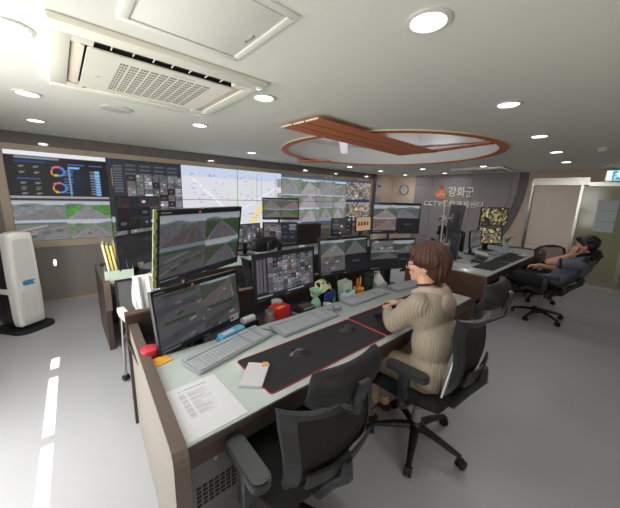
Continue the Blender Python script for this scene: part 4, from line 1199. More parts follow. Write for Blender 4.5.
# ------------------------------------------------------------------ things lying on the consoles
Z0 = DZ + .0006
M_KEY = mat('light_grey_keys', (168, 171, 178), .5, noise=.05, scale=30)
M_KEYB = mat('pale_grey_keyboard', (146, 150, 156), .5, noise=.05, scale=30)
def keyboard(label, x, y, rz, L=.50, D=.165, z=Z0, mk=M_KEY, mb=M_KEYB, cord=None, group='keyboards'):
    t = thing('keyboard', label, 'keyboard', (x, y, z), R(rz), group)
    m = Matrix.Rotation(R(4), 4, 'X')
    part('key_tray', mv(tf(prism(rrect(L, D, .012), 0, .014), m), 0, 0, .006), mb, t)
    ks = []
    pitch = (L - .03) / 21
    for r_ in range(6):
        x_ = -L / 2 + .015
        k = 0
        while k < 21:
            w_ = 1
            if r_ == 0 and k == 4: w_ = 6
            elif k in (0, 13) and r_ < 4: w_ = 2 if k == 0 else 1
            y0 = -D / 2 + .012 + r_ * (D - .028) / 6 + (.006 if r_ == 5 else 0)
            if not (k in (14, 18)):
                ks.append(bx(x_ + .001, x_ + pitch * w_ - .0015, y0, y0 + (D - .04) / 6 - .001, .013, .020))
            x_ += pitch * w_
            k += w_
    part('keys', mv(tf(join(*ks), m), 0, 0, .006), mk, t, smooth=False, kind='stuff')
    part('foot', join(bx(-L * .4, -L * .36, D * .36, D * .42, 0, .016), bx(L * .36, L * .4, D * .36, D * .42, 0, .016), bx(-L * .4, -L * .36, -D * .42, -D * .36, 0, .006), bx(L * .36, L * .4, -D * .42, -D * .36, 0, .006)), BLACK, t)
    if cord:
        part('cord', tube(smooth_path(cord, 5), .0022, 6), CHARCOAL, t)
    return t
keyboard('thick light grey keyboard nearest the camera beside the printed page', .665, 1.425, 14, .53, .165, cord=[(.2, .08, .012), (.27, .06, .006), (.30, -.02, .004), (.29, -.09, .004)])
keyboard('light grey keyboard behind the long black desk mat', 1.24, 1.435, 3, .53, .17, cord=[(.22, .085, .01), (.24, .02, .028), (.25, -.05, .026), (.255, -.09, .004)])
keyboard('slim light grey keyboard behind the woman\'s left hand', 2.00, 1.50, 1, .56, .14)
keyboard('grey keyboard at the right, in front of the lower right near monitor', 2.62, 1.46, -6, .48, .15)
keyboard('dark keyboard on the far desk below the pole monitors', 4.72, 1.50, 8, .44, .15, mk=CHARCOAL, mb=SATIN)
keyboard('grey keyboard in front of the yellow far desk monitors', 5.62, 1.52, -8, .44, .15)

def desk_mat(label, x0, x1, y0, y1, z, edge=True, rz=0):
    t = thing('desk_mat', label, 'desk mat', ((x0 + x1) / 2, (y0 + y1) / 2, z), R(rz), 'black desk mats')
    w_, d_ = x1 - x0, y1 - y0
    part('pad', prism(rrect(w_, d_, .018), 0, .003), MAT_BLACK, t)
    if edge:
        p = rrect(w_ - .003, d_ - .003, .017)
        part('stitched_edge', tube([(a, b, .0026) for a, b in p] + [(p[0][0], p[0][1], .0022)], .0026, 6, flat=1), REDEDGE, t)
desk_mat('black desk mat with red stitched edge under two mice, nearest the camera', .625, 1.515, .95, 1.285, Z0)
desk_mat('black desk mat with red stitched edge under the phone by the woman', 1.525, 2.40, .95, 1.30, Z0)
desk_mat('dark desk mat on the far desk, left one', 4.15, 4.95, 1.14, 1.40, Z0, False)
desk_mat('dark brown desk mat on the far desk, right one in front of the man', 5.0, 5.95, 1.14, 1.42, Z0, False)
def mouse(label, x, y, z, rz, group='computer mice'):
    t = thing('computer_mouse', label, 'mouse', (x, y, z), R(rz), group)
    def mf(u, v, top):
        a, b = (u - .5) * 2, (v - .5) * 2
        e = math.sqrt(min(1, a * a + b * b))
        sx = a * math.sqrt(1 - b * b / 2); sy = b * math.sqrt(1 - a * a / 2)
        rr_ = min(1, math.hypot(sx, sy))
        return (sx * .032 * (1 - .08 * sy), sy * .057, .002 + (.036 * max(0, 1 - rr_ ** 3.0) * (1 - .25 * sy) if top else 0))
    part('shell', grid_surface(lambda u, v: mf(u, v, True), 14, 16, lambda u, v: mf(u, v, False)), mat('grey_black_mouse', (52, 53, 57), .35, noise=.08, scale=40), t, smooth='all')
    part('wheel', cyl((-.004, .028, .030), (.004, .028, .030), .008, n=14), BLACK, t)
    part('button_seam', tube([(0, .016, .0352), (0, .034, .030), (0, .05, .018)], .0012, 6), BLACK, t)
ZM = Z0 + .0032
mouse('dark mouse on the left part of the nearest desk mat', .93, 1.135, ZM, 62)
mouse('dark mouse near the right end of the nearest desk mat', 1.365, 1.165, ZM, 70)
mouse('dark mouse under the woman\'s hand', 1.835, 1.185, ZM, -40)
mouse('dark mouse on the far desk, left one', 4.88, 1.30, ZM, 10)
mouse('dark mouse on the far desk, right one before the yellow screens', 5.40, 1.32, ZM, 10)
mouse('dark mouse at the far end of the far desk', 5.75, 1.35, ZM, 10)

# printed page
pg = canvas(96, 136, (.80, .805, .82))
r_ = np.random.RandomState(4)
rect(pg, .24, .10, .30, .12, (.5, .5, .52)); rect(pg, .33, .10, .76, .12, (.45, .45, .48))
rect(pg, .5, .03, .66, .04, (.75, .75, .78)); rect(pg, .72, .035, .76, .05, (.75, .75, .78))
yy = .155
while yy < .70:
    if r_.rand() < .85:
        rect(pg, .22, yy, .32, yy + .011, (.62, .62, .66))
        rect(pg, .36, yy, .36 + r_.uniform(.12, .38), yy + .011, (.66, .66, .70))
    yy += .0205
prt = thing('printed_page', 'printed white page with rows of text at the left end of the near desk', 'paper', (.373, 1.088, Z0), R(1))
part('sheet', bx(-.122, .122, -.168, .168, 0, .0012), PAPER, prt, smooth=False)
o = picture_plane('print', pg, .24, .332, M_PRINT, prt); o.location = (0, 0, .0016); o.rotation_euler = (R(-90), 0, 0)
mp = thing('memo_pad', 'small white memo pad with an orange clip on the desk mat corner', 'memo pad', (.640, 1.115, Z0 + .0032), R(-44))
part('pages', bx(-.055, .055, -.092, .092, 0, .012, .0008), PAPER, mp, smooth=False)
part('clip', join(bx(.02, .032, .06, .098, .012, .016), bx(.036, .046, .07, .098, .012, .017)), mat('orange_clip', (236, 172, 60), .45, noise=.04, scale=30), mp)
ph = thing('phone', 'black phone lying on the desk mat before the woman', 'phone', (1.70, 1.135, ZM), R(-42))
part('case', prism(rrect(.078, .16, .012), 0, .009), SATIN, ph)
part('display', prism(rrect(.070, .15, .008), .009, .0096), mat('dark_phone_glass', (18, 18, 22), .08, noise=.02, scale=5), ph, smooth=False)
solo('note_sheet', 'blank white sheet under the woman\'s forearm', 'paper', bx(-.075, .075, -.05, .05, 0, .0015), PAPER, (1.80, 1.065, ZM), R(-30), smooth=False)
solo('note_sheet', 'white sheet on the desk behind the woman\'s back', 'paper', bx(-.105, .105, -.07, .07, 0, .002), PAPER, (2.66, 1.08, Z0), R(20), smooth=False)
# things standing on the low shelf below the near monitors
ZS = .6306
def cup(label, x, y, z, r, h, m, cat='cup', name='cup', inner=None):
    t = thing(name, label, cat, (x, y, z))
    part('body', lathe([(r * .78, 0), (r * .8, .004), (r, h), (r - .003, h), (r * .78 - .003, .006)], 22), m, t)
    part('rim', lathe([(r - .004, h - .002), (r + .0015, h - .003), (r + .0015, h + .002), (r - .003, h + .002)], 22), m, t)
    return t
rb = thing('red_box', 'bright red cardboard box behind the clear jar', 'box', (1.175, 1.675, ZS), R(14))
M_REDBOX = mat('red_cardboard', (206, 36, 40), .5, noise=.06, scale=20)
part('box_body', bx(-.075, .075, -.045, .045, 0, .148, .003), M_REDBOX, rb)
part('lid_flap', mv(bx(-.073, .073, -.002, .046, 0, .004), 0, -.0, .148, 0, R(8)), M_REDBOX, rb)
part('yellow_label', bx(-.04, .03, -.035, -.004, .1482, .1488), mat('yellow_label', (226, 166, 60), .5, noise=.05, scale=40), rb, smooth=False)
part('box_print', bx(-.05, .05, -.0462, -.045, .03, .07), mat('dark_red_print', (176, 40, 62), .6, noise=.05, scale=50), rb, smooth=False)
cup('white paper cup standing behind the red box', 1.20, 1.745, ZS, .042, .165, PAPER)
M_CLEAR = mat('clear_glass', (225, 230, 232), .05, trans=.9, alpha=.75)
jr = thing('glass_jar', 'clear glass jar with steel lid before the red box', 'jar', (1.055, 1.625, ZS))
part('jar_body', lathe([(.034, 0), (.038, .006), (.038, .10), (.03, .125), (.028, .14), (.025, .14), (.027, .122), (.035, .098), (.035, .01)], 24), M_CLEAR, jr)
part('jar_lid', lathe([(.031, .138), (.032, .14), (.032, .16), (.026, .163)], 22), CHROME, jr)
part('jar_content', lathe([(.032, .008), (.033, .05), (.03, .055)], 20), mat('brown_tea', (126, 92, 70), .6, noise=.2, scale=60), jr)
tp = thing('tape_dispenser', 'black and white tape dispenser left of the red box', 'dispenser', (.925, 1.70, ZS), R(12))
part('dispenser_body', mv(prism(rrect(.17, .075, .03), 0, .085), 0, 0, 0), BLACK, tp)
part('white_roll', mv(tube([(-.05, 0, 0), (.05, 0, 0)], .026, 18), 0, 0, .10), PAPER, tp)
wp = [('blue wet wipe pack leaning under the lower left near monitor', .70, 1.555, .745, mat('blue_pack', (70, 136, 180), .35, noise=.12, scale=24)), ('light blue wet wipe pack lying on the other pack', .745, 1.595, .772, mat('cyan_pack', (96, 164, 200), .35, noise=.12, scale=24))]
wt = thing('wipes_pack', wp[0][0], 'wipes', (.73, 1.565, Z0), R(20), 'blue wipe packs')
part('pouch', mv(tf(prism(rrect(.20, .07, .02), 0, .018), Matrix.Identity(4)), 0, 0, 0), wp[0][4], wt)
part('white_print', bx(-.08, .0, -.02, .015, .018, .0186), PAPER, wt, smooth=False)
part('green_tab', bx(.075, .105, -.03, .03, .0175, .0195), mat('green_tab', (92, 176, 120), .5, noise=.05, scale=30), wt, smooth=False)
wt2 = thing('wipes_pack', wp[1][0], 'wipes', (.735, 1.567, Z0 + .0198), R(17), 'blue wipe packs')
part('pouch', mv(prism(rrect(.19, .06, .02), 0, .016), 0, 0, 0), wp[1][4], wt2)
part('white_print', bx(-.07, .02, -.015, .015, .016, .0166), PAPER, wt2, smooth=False)
rc = cup('red plastic cup left of the lower left near monitor', .290, 1.63, ZS, .043, .12, mat('crimson_plastic', (196, 40, 62), .4, noise=.05, scale=20))
part('cup_lid', lathe([(.044, .118), (.046, .12), (.046, .132), (.038, .136)], 22), MATS['crimson_plastic'], rc)
ev = thing('envelope', 'orange yellow envelope at the left back corner of the near desk', 'envelope', (.310, 1.535, Z0), R(12))
part('envelope_body', bx(-.055, .055, -.04, .04, 0, .003), mat('orange_yellow_paper', (222, 164, 52), .6, noise=.05, scale=30), ev, smooth=False)
part('envelope_flap', prism([(-.055, .04), (.055, .04), (0, -.005)], .003, .0038), MATS['orange_yellow_paper'], ev, smooth=False)
bk = [('thick cream book lying on the low shelf right of the red box', .17, .12, .055, (206, 198, 178)), ('black notebook lying on the cream book', .15, .11, .03, (36, 35, 36)), ('small dark book on top of the black notebook', .12, .09, .02, (62, 56, 50))]
zb = ZS
for k, (lab, w_, d_, h_, col) in enumerate(bk):
    b_ = thing('book', lab, 'book', (1.405 + .006 * k, 1.655, zb), R(10 - 4 * k), 'books stacked by the red box')
    cm = mat('book_cover_%s' % 'abc'[k], col, .5, noise=.08, scale=30)
    part('cover', join(bx(-w_ / 2, w_ / 2, -d_ / 2, d_ / 2, 0, .003), bx(-w_ / 2, w_ / 2, -d_ / 2, d_ / 2, h_ - .003, h_), bx(-w_ / 2, -w_ / 2 + .003, -d_ / 2, d_ / 2, 0, h_)), cm, b_, smooth=False)
    part('page_block', bx(-w_ / 2 + .003, w_ / 2 - .003, -d_ / 2 + .003, d_ / 2 - .003, .003, h_ - .003), PAPER if k != 1 else CHARCOAL, b_, smooth=False)
    zb += h_ + .0005
M_MINT = mat('mint_green_plastic', (142, 200, 172), .4, noise=.05, scale=20)
mt = thing('humidifier', 'mint green desk humidifier with a wide bowl top behind the keyboard', 'humidifier', (1.53, 1.655, ZS))
part('body', lathe([(.040, 0), (.045, .01), (.042, .10), (.03, .13), (.016, .15), (.015, .165)], 24), M_MINT, mt)
bowl = part('bowl', lathe([(.015, .162), (.026, .168), (.046, .190), (.055, .215), (.052, .216), (.04, .195), (.01, .182)], 26), M_MINT, mt)
part('ear', tube(smooth_path([(.045, 0, .20), (.055, 0, .235), (.050, 0, .265), (.045, 0, .28)], 4), [.012] * 12 + [.006], 8, flat=.6), mat('pale_yellow_plastic', (214, 220, 160), .5, noise=.05, scale=20), bowl)
yc = thing('yellow_cloth', 'pale yellow cloth lying on the stand between the two middle monitors', 'cloth', (1.715, 1.79, ZS))
def yc_f(u, v, d):
    a = u * 2 * PI
    rr_ = .02 + .085 * v
    return (1.2 * rr_ * math.cos(a), .7 * rr_ * math.sin(a), +.235 - .10 * v + .03 * math.sin(a * 3) * v + d + .02 * math.sin(a * 5 + 1) * v)
part('cloth', grid_surface(lambda u, v: yc_f(u, v, .003), 26, 8, lambda u, v: yc_f(u, v, 0)), mat('pale_yellow_cloth', (206, 202, 160), .85, noise=.06, scale=40), yc)
part('box_below', bx(-.06, .06, -.035, .035, 0, .215, .004), BLACK, yc)
hn = thing('white_mug', 'small white mug right of the mint green humidifier', 'mug', (1.625, 1.62, ZS))
part('body', lathe([(.03, 0), (.034, .01), (.034, .085), (.031, .085), (.03, .01)], 22), WHITEP, hn)
part('handle', tube(smooth_path([(.033, 0, .07), (.06, 0, .065), (.058, 0, .03), (.033, 0, .02)], 4), .006, 8), WHITEP, hn)
gb = thing('glue_bottle', 'small green nozzle glue bottle by the blue packet', 'bottle', (1.735, 1.64, ZS))
part('bottle_body', lathe([(.02, 0), (.022, .005), (.022, .05), (.012, .062)], 18), mat('leaf_green_plastic', (70, 168, 74), .4, noise=.05, scale=20), gb)
part('nozzle', lathe([(.012, .06), (.009, .09), (.003, .118)], 14), MATS['leaf_green_plastic'], gb)
bb = thing('blue_packet', 'dark blue packet behind the green glue bottle', 'packet', (1.76, 1.72, ZS), R(14))
part('packet', join(bx(-.075, .075, -.02, .02, 0, .12, .006)), mat('dark_blue_plastic', (44, 66, 140), .4, noise=.15, scale=30), bb)
part('packet_seal', bx(-.076, .076, -.004, .004, .118, .135), MATS['dark_blue_plastic'], bb)
ph_ = thing('pen_holder', 'white tilted pen holder with green print below the middle right monitor', 'pen holder', (1.97, 1.715, ZS), R(-6))
part('holder_body', mv(join(bx(-.055, .055, -.04, .04, 0, .006), bx(-.055, .055, -.04, -.036, 0, .19), bx(-.055, .055, .036, .04, 0, .20), bx(-.055, -.051, -.04, .04, 0, .19), bx(.051, .055, -.04, .04, 0, .19)), 0, 0, .006, 0, 0, R(-7)), mat('white_green_plastic', (204, 216, 204), .4, noise=.05, scale=20), ph_, smooth=False)
part('green_print', mv(bx(-.03, .03, -.0415, -.04, .06, .12), 0, 0, .006, 0, 0, R(-7)), mat('green_tab', (92, 176, 120), .5), ph_, smooth=False)
oc = cup('orange yellow pen cup between the white holder and the green tumbler', 2.09, 1.66, ZS, .05, .12, mat('amber_plastic', (218, 158, 52), .45, noise=.08, scale=20), 'pen holder', 'pen_cup')
for k, (dx, col, lab) in enumerate(((-.03, (214, 66, 48), 'red orange pen in the orange pen cup'), (-.008, (232, 140, 50), 'orange pen in the orange pen cup'), (.012, (226, 196, 70), 'yellow pencil in the orange pen cup'), (.03, (196, 60, 54), 'dark red pen at the right of the orange pen cup'))):
    p_ = thing('pen', lab, 'pen', (2.09 + dx * .6, 1.66, ZS + .008), 0, 'pens in the orange cup')
    part('barrel', cyl((0, 0, 0), (dx * .8, .012 * (k % 2), .19 + .015 * (k % 3)), .007, n=10), mat('pen_colour_%s' % 'abcd'[k], col, .4, noise=.03, scale=30), p_)
    part('tip', cyl((dx * .8, .012 * (k % 2), .19 + .015 * (k % 3)), (dx * .86, .012 * (k % 2), .205 + .015 * (k % 3)), .006, .002, 10), BLACK, p_)
gt = thing('tumbler', 'dark green tumbler with black lid right of the pens', 'tumbler', (2.235, 1.66, ZS))
part('body', lathe([(.042, 0), (.045, .006), (.05, .20), (.046, .205)], 24), mat('dark_green_plastic', (38, 62, 46), .35, noise=.08, scale=20), gt)
part('lid', lathe([(.047, .20), (.052, .204), (.05, .235), (.04, .242)], 24), BLACK, gt)
ts = thing('tissue_pack', 'white crumpled tissue beside the dark green tumbler', 'tissue', (2.40, 1.66, ZS))
part('tissue_box', bx(-.085, .085, -.05, .05, 0, .12, .006), mat('white_green_plastic', (204, 216, 204), .4), ts)
def tis(u, v, d):
    a = u * 2 * PI; rr_ = .01 + .075 * v
    return (rr_ * math.cos(a), rr_ * math.sin(a) * .8, .215 - .09 * v + .02 * math.sin(a * 4 + 1) * v + d)
part('tissue', grid_surface(lambda u, v: tis(u, v, .002), 28, 8, lambda u, v: tis(u, v, 0)), PAPER, ts)
bgx = thing('snack_bag', 'white and blue snack bag before the pen holder', 'bag', (1.90, 1.632, ZS), R(4))
def bag_f(u, v, s):
    e = (1 - (2 * u - 1) ** 4) * (1 - (2 * v - 1) ** 4)
    return ((u - .5) * .22, s * .03 * e, v * .125 + .008 * math.sin(u * 9) * v)
part('bag', grid_surface(lambda u, v: bag_f(u, v, -1), 14, 10, lambda u, v: bag_f(u, v, 1)), mat('blue_white_film', (196, 206, 222), .4, noise=.12, scale=18), bgx)
part('blue_print', grid_surface(lambda u, v: Vector(bag_f(.05 + .4 * u, .15 + .45 * v, -1)) - Vector((0, .002, 0)), 6, 6), mat('dark_blue_plastic', (44, 66, 140), .4), bgx)
tr = thing('tape_roll', 'clear purple tape roll at the right end of the middle keyboard', 'tape', (1.585, 1.462, Z0))
part('roll', mv(ring(.022, .036, 0, .022, 28), 0, 0, 0), mat('purple_tape', (128, 122, 168), .25, noise=.05, scale=20), tr)
part('core', mv(ring(.019, .022, 0, .024, 28), 0, 0, 0), PAPER, tr)
# things on the far desk
pt = thing('desk_plant', 'small green leafy plant in a white pot at the far end of the far desk', 'plant', (6.45, 1.62, Z0))
part('pot', lathe([(.04, 0), (.045, .004), (.055, .085), (.05, .085), (.045, .07)], 22), WHITEP, pt)
part('soil', lathe([(.047, .068), (.047, .075), (.01, .078)], 18), mat('dark_soil', (58, 44, 36), .9, noise=.3, scale=90), pt)
M_LEAF = mat('leaf_green', (84, 140, 62), .5, noise=.15, scale=30)
for k in range(11):
    a = k * 2.4; l = .07 + .03 * (k % 3); b = .5 + .35 * (k % 4)
    sten = [Vector((0, 0, .075)), Vector((math.cos(a) * l * .3, math.sin(a) * l * .3, .075 + l * .6 * b + .03)), Vector((math.cos(a) * l, math.sin(a) * l, .075 + l * b + .02))]
    pth = smooth_path(sten, 4)
    def lf(u, v, d, pth=pth, a=a):
        i = min(len(pth) - 1, int(v * (len(pth) - 1)))
        wv = .018 * math.sin(PI * min(1, .12 + v * .88)) * (u - .5) * 2
        return pth[i] + Vector((-math.sin(a) * wv, math.cos(a) * wv, d + abs(u - .5) * .008))
    part('leaf', grid_surface(lambda u, v: lf(u, v, .001), 2, 8, lambda u, v: lf(u, v, 0)), M_LEAF, pt)
cup('tall white cup right of the yellow far desk monitors', 6.18, 1.56, Z0, .045, .15, PAPER)
solo('note_sheet', 'small white note on the right dark mat of the far desk', 'paper', bx(-.10, .10, -.05, .05, 0, .002), PAPER, (5.86, 1.20, ZM), R(-10), smooth=False)
solo('note_sheet', 'white sheet at the left end of the far desk', 'paper', bx(-.15, .15, -.11, .11, 0, .002), PAPER, (4.12, 1.52, Z0), R(15), smooth=False)
lb = thing('laptop_stand', 'white slanted laptop stand on the far desk by the grey street view monitor', 'stand', (5.02, 1.58, Z0), R(20))
part('stand_plate', mv(bx(-.16, .16, -.10, .10, 0, .012, .003), 0, 0, .06, 0, R(10)), WHITEP, lb)
part('stand_leg', join(bx(-.14, -.12, .05, .08, 0, .075), bx(.12, .14, .05, .08, 0, .075), bx(-.14, -.12, -.09, -.06, 0, .048), bx(.12, .14, -.09, -.06, 0, .048)), GREYP, lb)
# front row: white headset-like mug and a pc box seen between the monitors
wh = thing('white_mug', 'white mug on the front row desk below the dark blue monitor', 'mug', (2.76, 3.34, DZ + .001))
part('body', lathe([(.04, 0), (.045, .01), (.048, .13), (.044, .13), (.04, .012)], 22), WHITEP, wh)
part('handle', tube(smooth_path([(.046, 0, .11), (.08, 0, .10), (.078, 0, .05), (.044, 0, .035)], 4), .007, 8), WHITEP, wh)
# ------------------------------------------------------------------ people
def blob(geos, voxel, smooth=6, factor=.5):
    me = bpy.data.meshes.new('tmp')
    g = join(*geos)
    me.from_pydata([tuple(p) for p in g[0]], [], g[1])
    o = bpy.data.objects.new('tmp', me)
    COL.objects.link(o)
    m = o.modifiers.new('r', 'REMESH'); m.mode = 'VOXEL'; m.voxel_size = voxel
    s = o.modifiers.new('s', 'SMOOTH'); s.iterations = smooth; s.factor = factor
    dg = bpy.context.evaluated_depsgraph_get()
    ev = o.evaluated_get(dg)
    me2 = ev.to_mesh()
    out = ([tuple(v.co) for v in me2.vertices], [tuple(p.vertices) for p in me2.polygons])
    ev.to_mesh_clear()
    bpy.data.objects.remove(o); bpy.data.meshes.remove(me)
    return out
def limb(pts, rs, n=14):
    gs = []
    for (a, b, r0, r1) in zip(pts, pts[1:], rs, rs[1:]):
        gs.append(tube([a, b], [r0, r1], n))
    for p, r in zip(pts, rs): gs.append(ball(p, r, 14, 10))
    return join(*gs)
def el(c, r, rz=0, rx=0, ry=0):
    return mv(ball((0, 0, 0), r, 18, 12), *c, rz=rz, rx=rx, ry=ry)
def hand(wrist, d, n, left=True, k=1.0, curl=(18, 25, 20), spread=.0, thumb_in=.5):
    W_ = Vector(wrist); d = Vector(d).normalized(); n = Vector(n); n = (n - d * n.dot(d)).normalized()
    s = d.cross(-n) if left else d.cross(n)
    gs = []
    for off in (-.026, -.009, .009, .026):
        gs.append(limb([W_ + s * off * .55 * k, W_ + d * .085 * k + s * off * k], [.014 * k, .0125 * k], 10))
    gs.append(limb([W_ - d * .02, W_ + d * .03 * k], [.024 * k, .022 * k], 12))
    for i, (off, ln) in enumerate(((.028, .072), (.010, .080), (-.010, .074), (-.027, .058))):
        p = W_ + d * .088 * k + s * off * k
        a = 0; pts = [p]; dirv = (d + s * off * spread * 10).normalized()
        for fr, c in zip((.44, .31, .25), curl):
            a += R(c + (3 - i) * 0 + i * 3)
            p = p + (dirv * math.cos(a) + n * math.sin(a)) * ln * fr * k
            pts.append(p)
        gs.append(limb(pts, [.0102 * k, .0092 * k, .0085 * k, .0068 * k], 9))
    t0 = W_ + d * .022 * k + s * .024 * k + n * .006 * k
    t1 = t0 + (d * .6 + s * .7 + n * .35 * thumb_in).normalized() * .042 * k
    t2 = t1 + (d * .85 + s * .25 + n * .5 * thumb_in).normalized() * .032 * k
    t3 = t2 + (d * .95 - s * .05 + n * .6 * thumb_in).normalized() * .024 * k
    gs.append(limb([t0, t1, t2, t3], [.0145 * k, .0118 * k, .0105 * k, .0082 * k], 10))
    return join(*gs)
def head_frame(c, yaw, pitch=0, roll=0):
    return Matrix.Translation(c) @ Euler((R(pitch), R(roll), R(yaw))).to_matrix().to_4x4()
def head_geos(k=1.0, male=False):
    """head centre at eye height, facing +y"""
    g = [el((0, -.012, .035), (.074, .092, .085)), el((0, .010, -.01), (.068, .075, .085)), el((0, .022, -.062), (.052, .055, .050)), el((0, .055, -.092), (.026, .024, .022)),
         limb([(0, .082, .008), (0, .098, -.022)], [.009, .0125], 10), el((-.012, .088, -.026), (.009, .010, .008)), el((.012, .088, -.026), (.009, .010, .008)),
         el((0, .077, -.056), (.024, .010, .006)), el((0, .075, -.066), (.021, .010, .007)), el((-.034, .064, -.022), (.024, .02, .022)), el((.034, .064, -.022), (.024, .02, .022)),
         limb([(-.045, .066, .020), (-.014, .078, .022)], [.009, .009], 8), limb([(.014, .078, .022), (.045, .066, .020)], [.009, .009], 8)]
    for s in (-1, 1):
        g.append(el((s * .073, -.012, -.012), (.010, .019, .031), rz=s * -.35)); g.append(el((s * .078, -.018, .004), (.007, .014, .018), rz=s * -.5)); g.append(el((s * .074, -.004, -.036), (.007, .010, .012)))
    return [tf(q, Matrix.Scale(k, 4)) for q in g]
def face_parts(person, fm, k, hair_col):
    for s in (-1, 1):
        e = part('eye', tf(el((s * .030 * k, .066 * k, .002 * k), (.012 * k, .011 * k, .0105 * k)), fm), mat('eye_white', (232, 228, 224), .25, noise=.02, scale=20), person)
        part('iris', tf(el((s * .030 * k, .0745 * k, .002 * k), (.0055 * k, .003 * k, .0055 * k)), fm), mat('dark_iris', (44, 30, 24), .2, noise=.05, scale=20), e)
        part('eyebrow', tf(limb([(s * .046 * k, .071 * k, .024 * k), (s * .03 * k, .083 * k, .030 * k), (s * .014 * k, .086 * k, .027 * k)], [.003, .0045, .004], 8), fm), hair_col, person)
    part('lips', tf(join(el((0, .0845 * k, -.0565 * k), (.021 * k, .005 * k, .0045 * k)), el((0, .0825 * k, -.0655 * k), (.019 * k, .005 * k, .005 * k))), fm), mat('lip_colour', (186, 112, 102), .45, noise=.05, scale=30), person)

# --- woman: seated at the near desk, facing the monitors, left hand on a mouse
wo = thing('person', 'person with brown hair and beige hooded cardigan seated at near desk, hand on mouse', 'person', (1.66, .72, 0))
def rel(g, o=Vector((1.66, .72, 0))): return [tuple(Vector(p) - o) for p in g[0]], g[1]
HW = head_frame((1.695, .845, 1.205), 26, -4)
lw = (1.765, 1.115, .79)
ld = Vector((.72, .60, -.06))
body = [tf(q, HW) for q in head_geos(1.0)]
body += [limb([(1.69, .835, 1.14), (1.685, .785, 1.03)], [.050, .056]),
         el((1.675, .745, .92), (.155, .095, .15)), el((1.67, .70, .72), (.15, .11, .15)), el((1.66, .67, .56), (.175, .13, .11)), limb([(1.54, .775, 1.0), (1.82, .775, 1.0)], [.055, .055]),
         limb([(1.535, .775, 1.0), (1.56, .93, .81), lw], [.05, .042, .027]), limb([(1.835, .775, 1.0), (1.93, .95, .80), (1.99, 1.17, .775)], [.05, .042, .027]),
         limb([(1.575, .70, .53), (1.55, 1.07, .52), (1.58, 1.09, .10)], [.08, .06, .036]), limb([(1.755, .70, .53), (1.78, 1.07, .52), (1.76, 1.09, .10)], [.08, .06, .036]),
         limb([(1.58, 1.07, .055), (1.58, 1.20, .034)], [.035, .026]), limb([(1.76, 1.07, .055), (1.76, 1.20, .034)], [.035, .026]),
         hand(lw, ld, (0, 0, -1), True, .92, (12, 22, 24)), hand((1.99, 1.17, .775), (.1, 1, -.15), (0, 0, -1), False, .92, (14, 24, 20))]
part('body', rel(blob(body, .0052, 5)), SKIN, wo, smooth='all')
M_KNIT = mat('beige_ribbed_knit', (164, 152, 136), .95, noise=.06, scale=120, bump=.2)
def ribbed(m):       # vertical knitted ribs: a fine wave across the cloth
    nt = m.node_tree
    b = nt.nodes['Principled BSDF']
    tc = [n for n in nt.nodes if n.type == 'TEX_COORD'][0]
    wv = nt.nodes.new('ShaderNodeTexWave')
    wv.wave_type = 'BANDS'; wv.bands_direction = 'X'
    wv.inputs['Scale'].default_value = 3.2
    wv.inputs['Distortion'].default_value = .2
    wv.inputs['Detail'].default_value = 1
    sx = nt.nodes.new('ShaderNodeSeparateXYZ'); nt.links.new(tc.outputs['Object'], sx.inputs['Vector'])
    at = nt.nodes.new('ShaderNodeMath'); at.operation = 'ARCTAN2'
    nt.links.new(sx.outputs['Y'], at.inputs[0]); nt.links.new(sx.outputs['X'], at.inputs[1])
    cb = nt.nodes.new('ShaderNodeCombineXYZ'); nt.links.new(at.outputs[0], cb.inputs['X'])
    nt.links.new(cb.outputs['Vector'], wv.inputs['Vector'])
    bp = nt.nodes.new('ShaderNodeBump')
    bp.inputs['Strength'].default_value = .5
    bp.inputs['Distance'].default_value = .006
    nt.links.new(wv.outputs['Fac'], bp.inputs['Height'])
    nt.links.new(bp.outputs['Normal'], b.inputs['Normal'])
    mx = nt.nodes.new('ShaderNodeMix'); mx.data_type = 'RGBA'
    mx.inputs['A'].default_value = (*hexc(150, 138, 123), 1); mx.inputs['B'].default_value = (*hexc(168, 155, 139), 1)
    nt.links.new(wv.outputs['Fac'], mx.inputs['Factor'])
    nt.links.new(mx.outputs['Result'], b.inputs['Base Color'])
ribbed(M_KNIT)
M_KNIT2 = mat('pale_beige_jersey', (176, 156, 145), .9, noise=.05, scale=60, bump=.15)
card = [el((1.675, .745, .92), (.178, .115, .165)), el((1.67, .70, .75), (.182, .135, .18)), el((1.66, .68, .58), (.205, .160, .13)), limb([(1.545, .775, .995), (1.815, .775, .995)], [.066, .066]),
        el((1.685, .78, 1.035), (.095, .075, .05)),
        limb([(1.535, .775, .985), (1.555, .93, .815), (1.64, 1.01, .80), (1.725, 1.085, .79)], [.075, .066, .056, .042]), limb([(1.835, .775, .985), (1.935, .95, .805), (1.985, 1.13, .78)], [.075, .06, .045]),
        el((1.55, .85, .91), (.068, .07, .08))]
part('cardigan', rel(blob(card, .010, 8)), M_KNIT, wo, smooth='all')
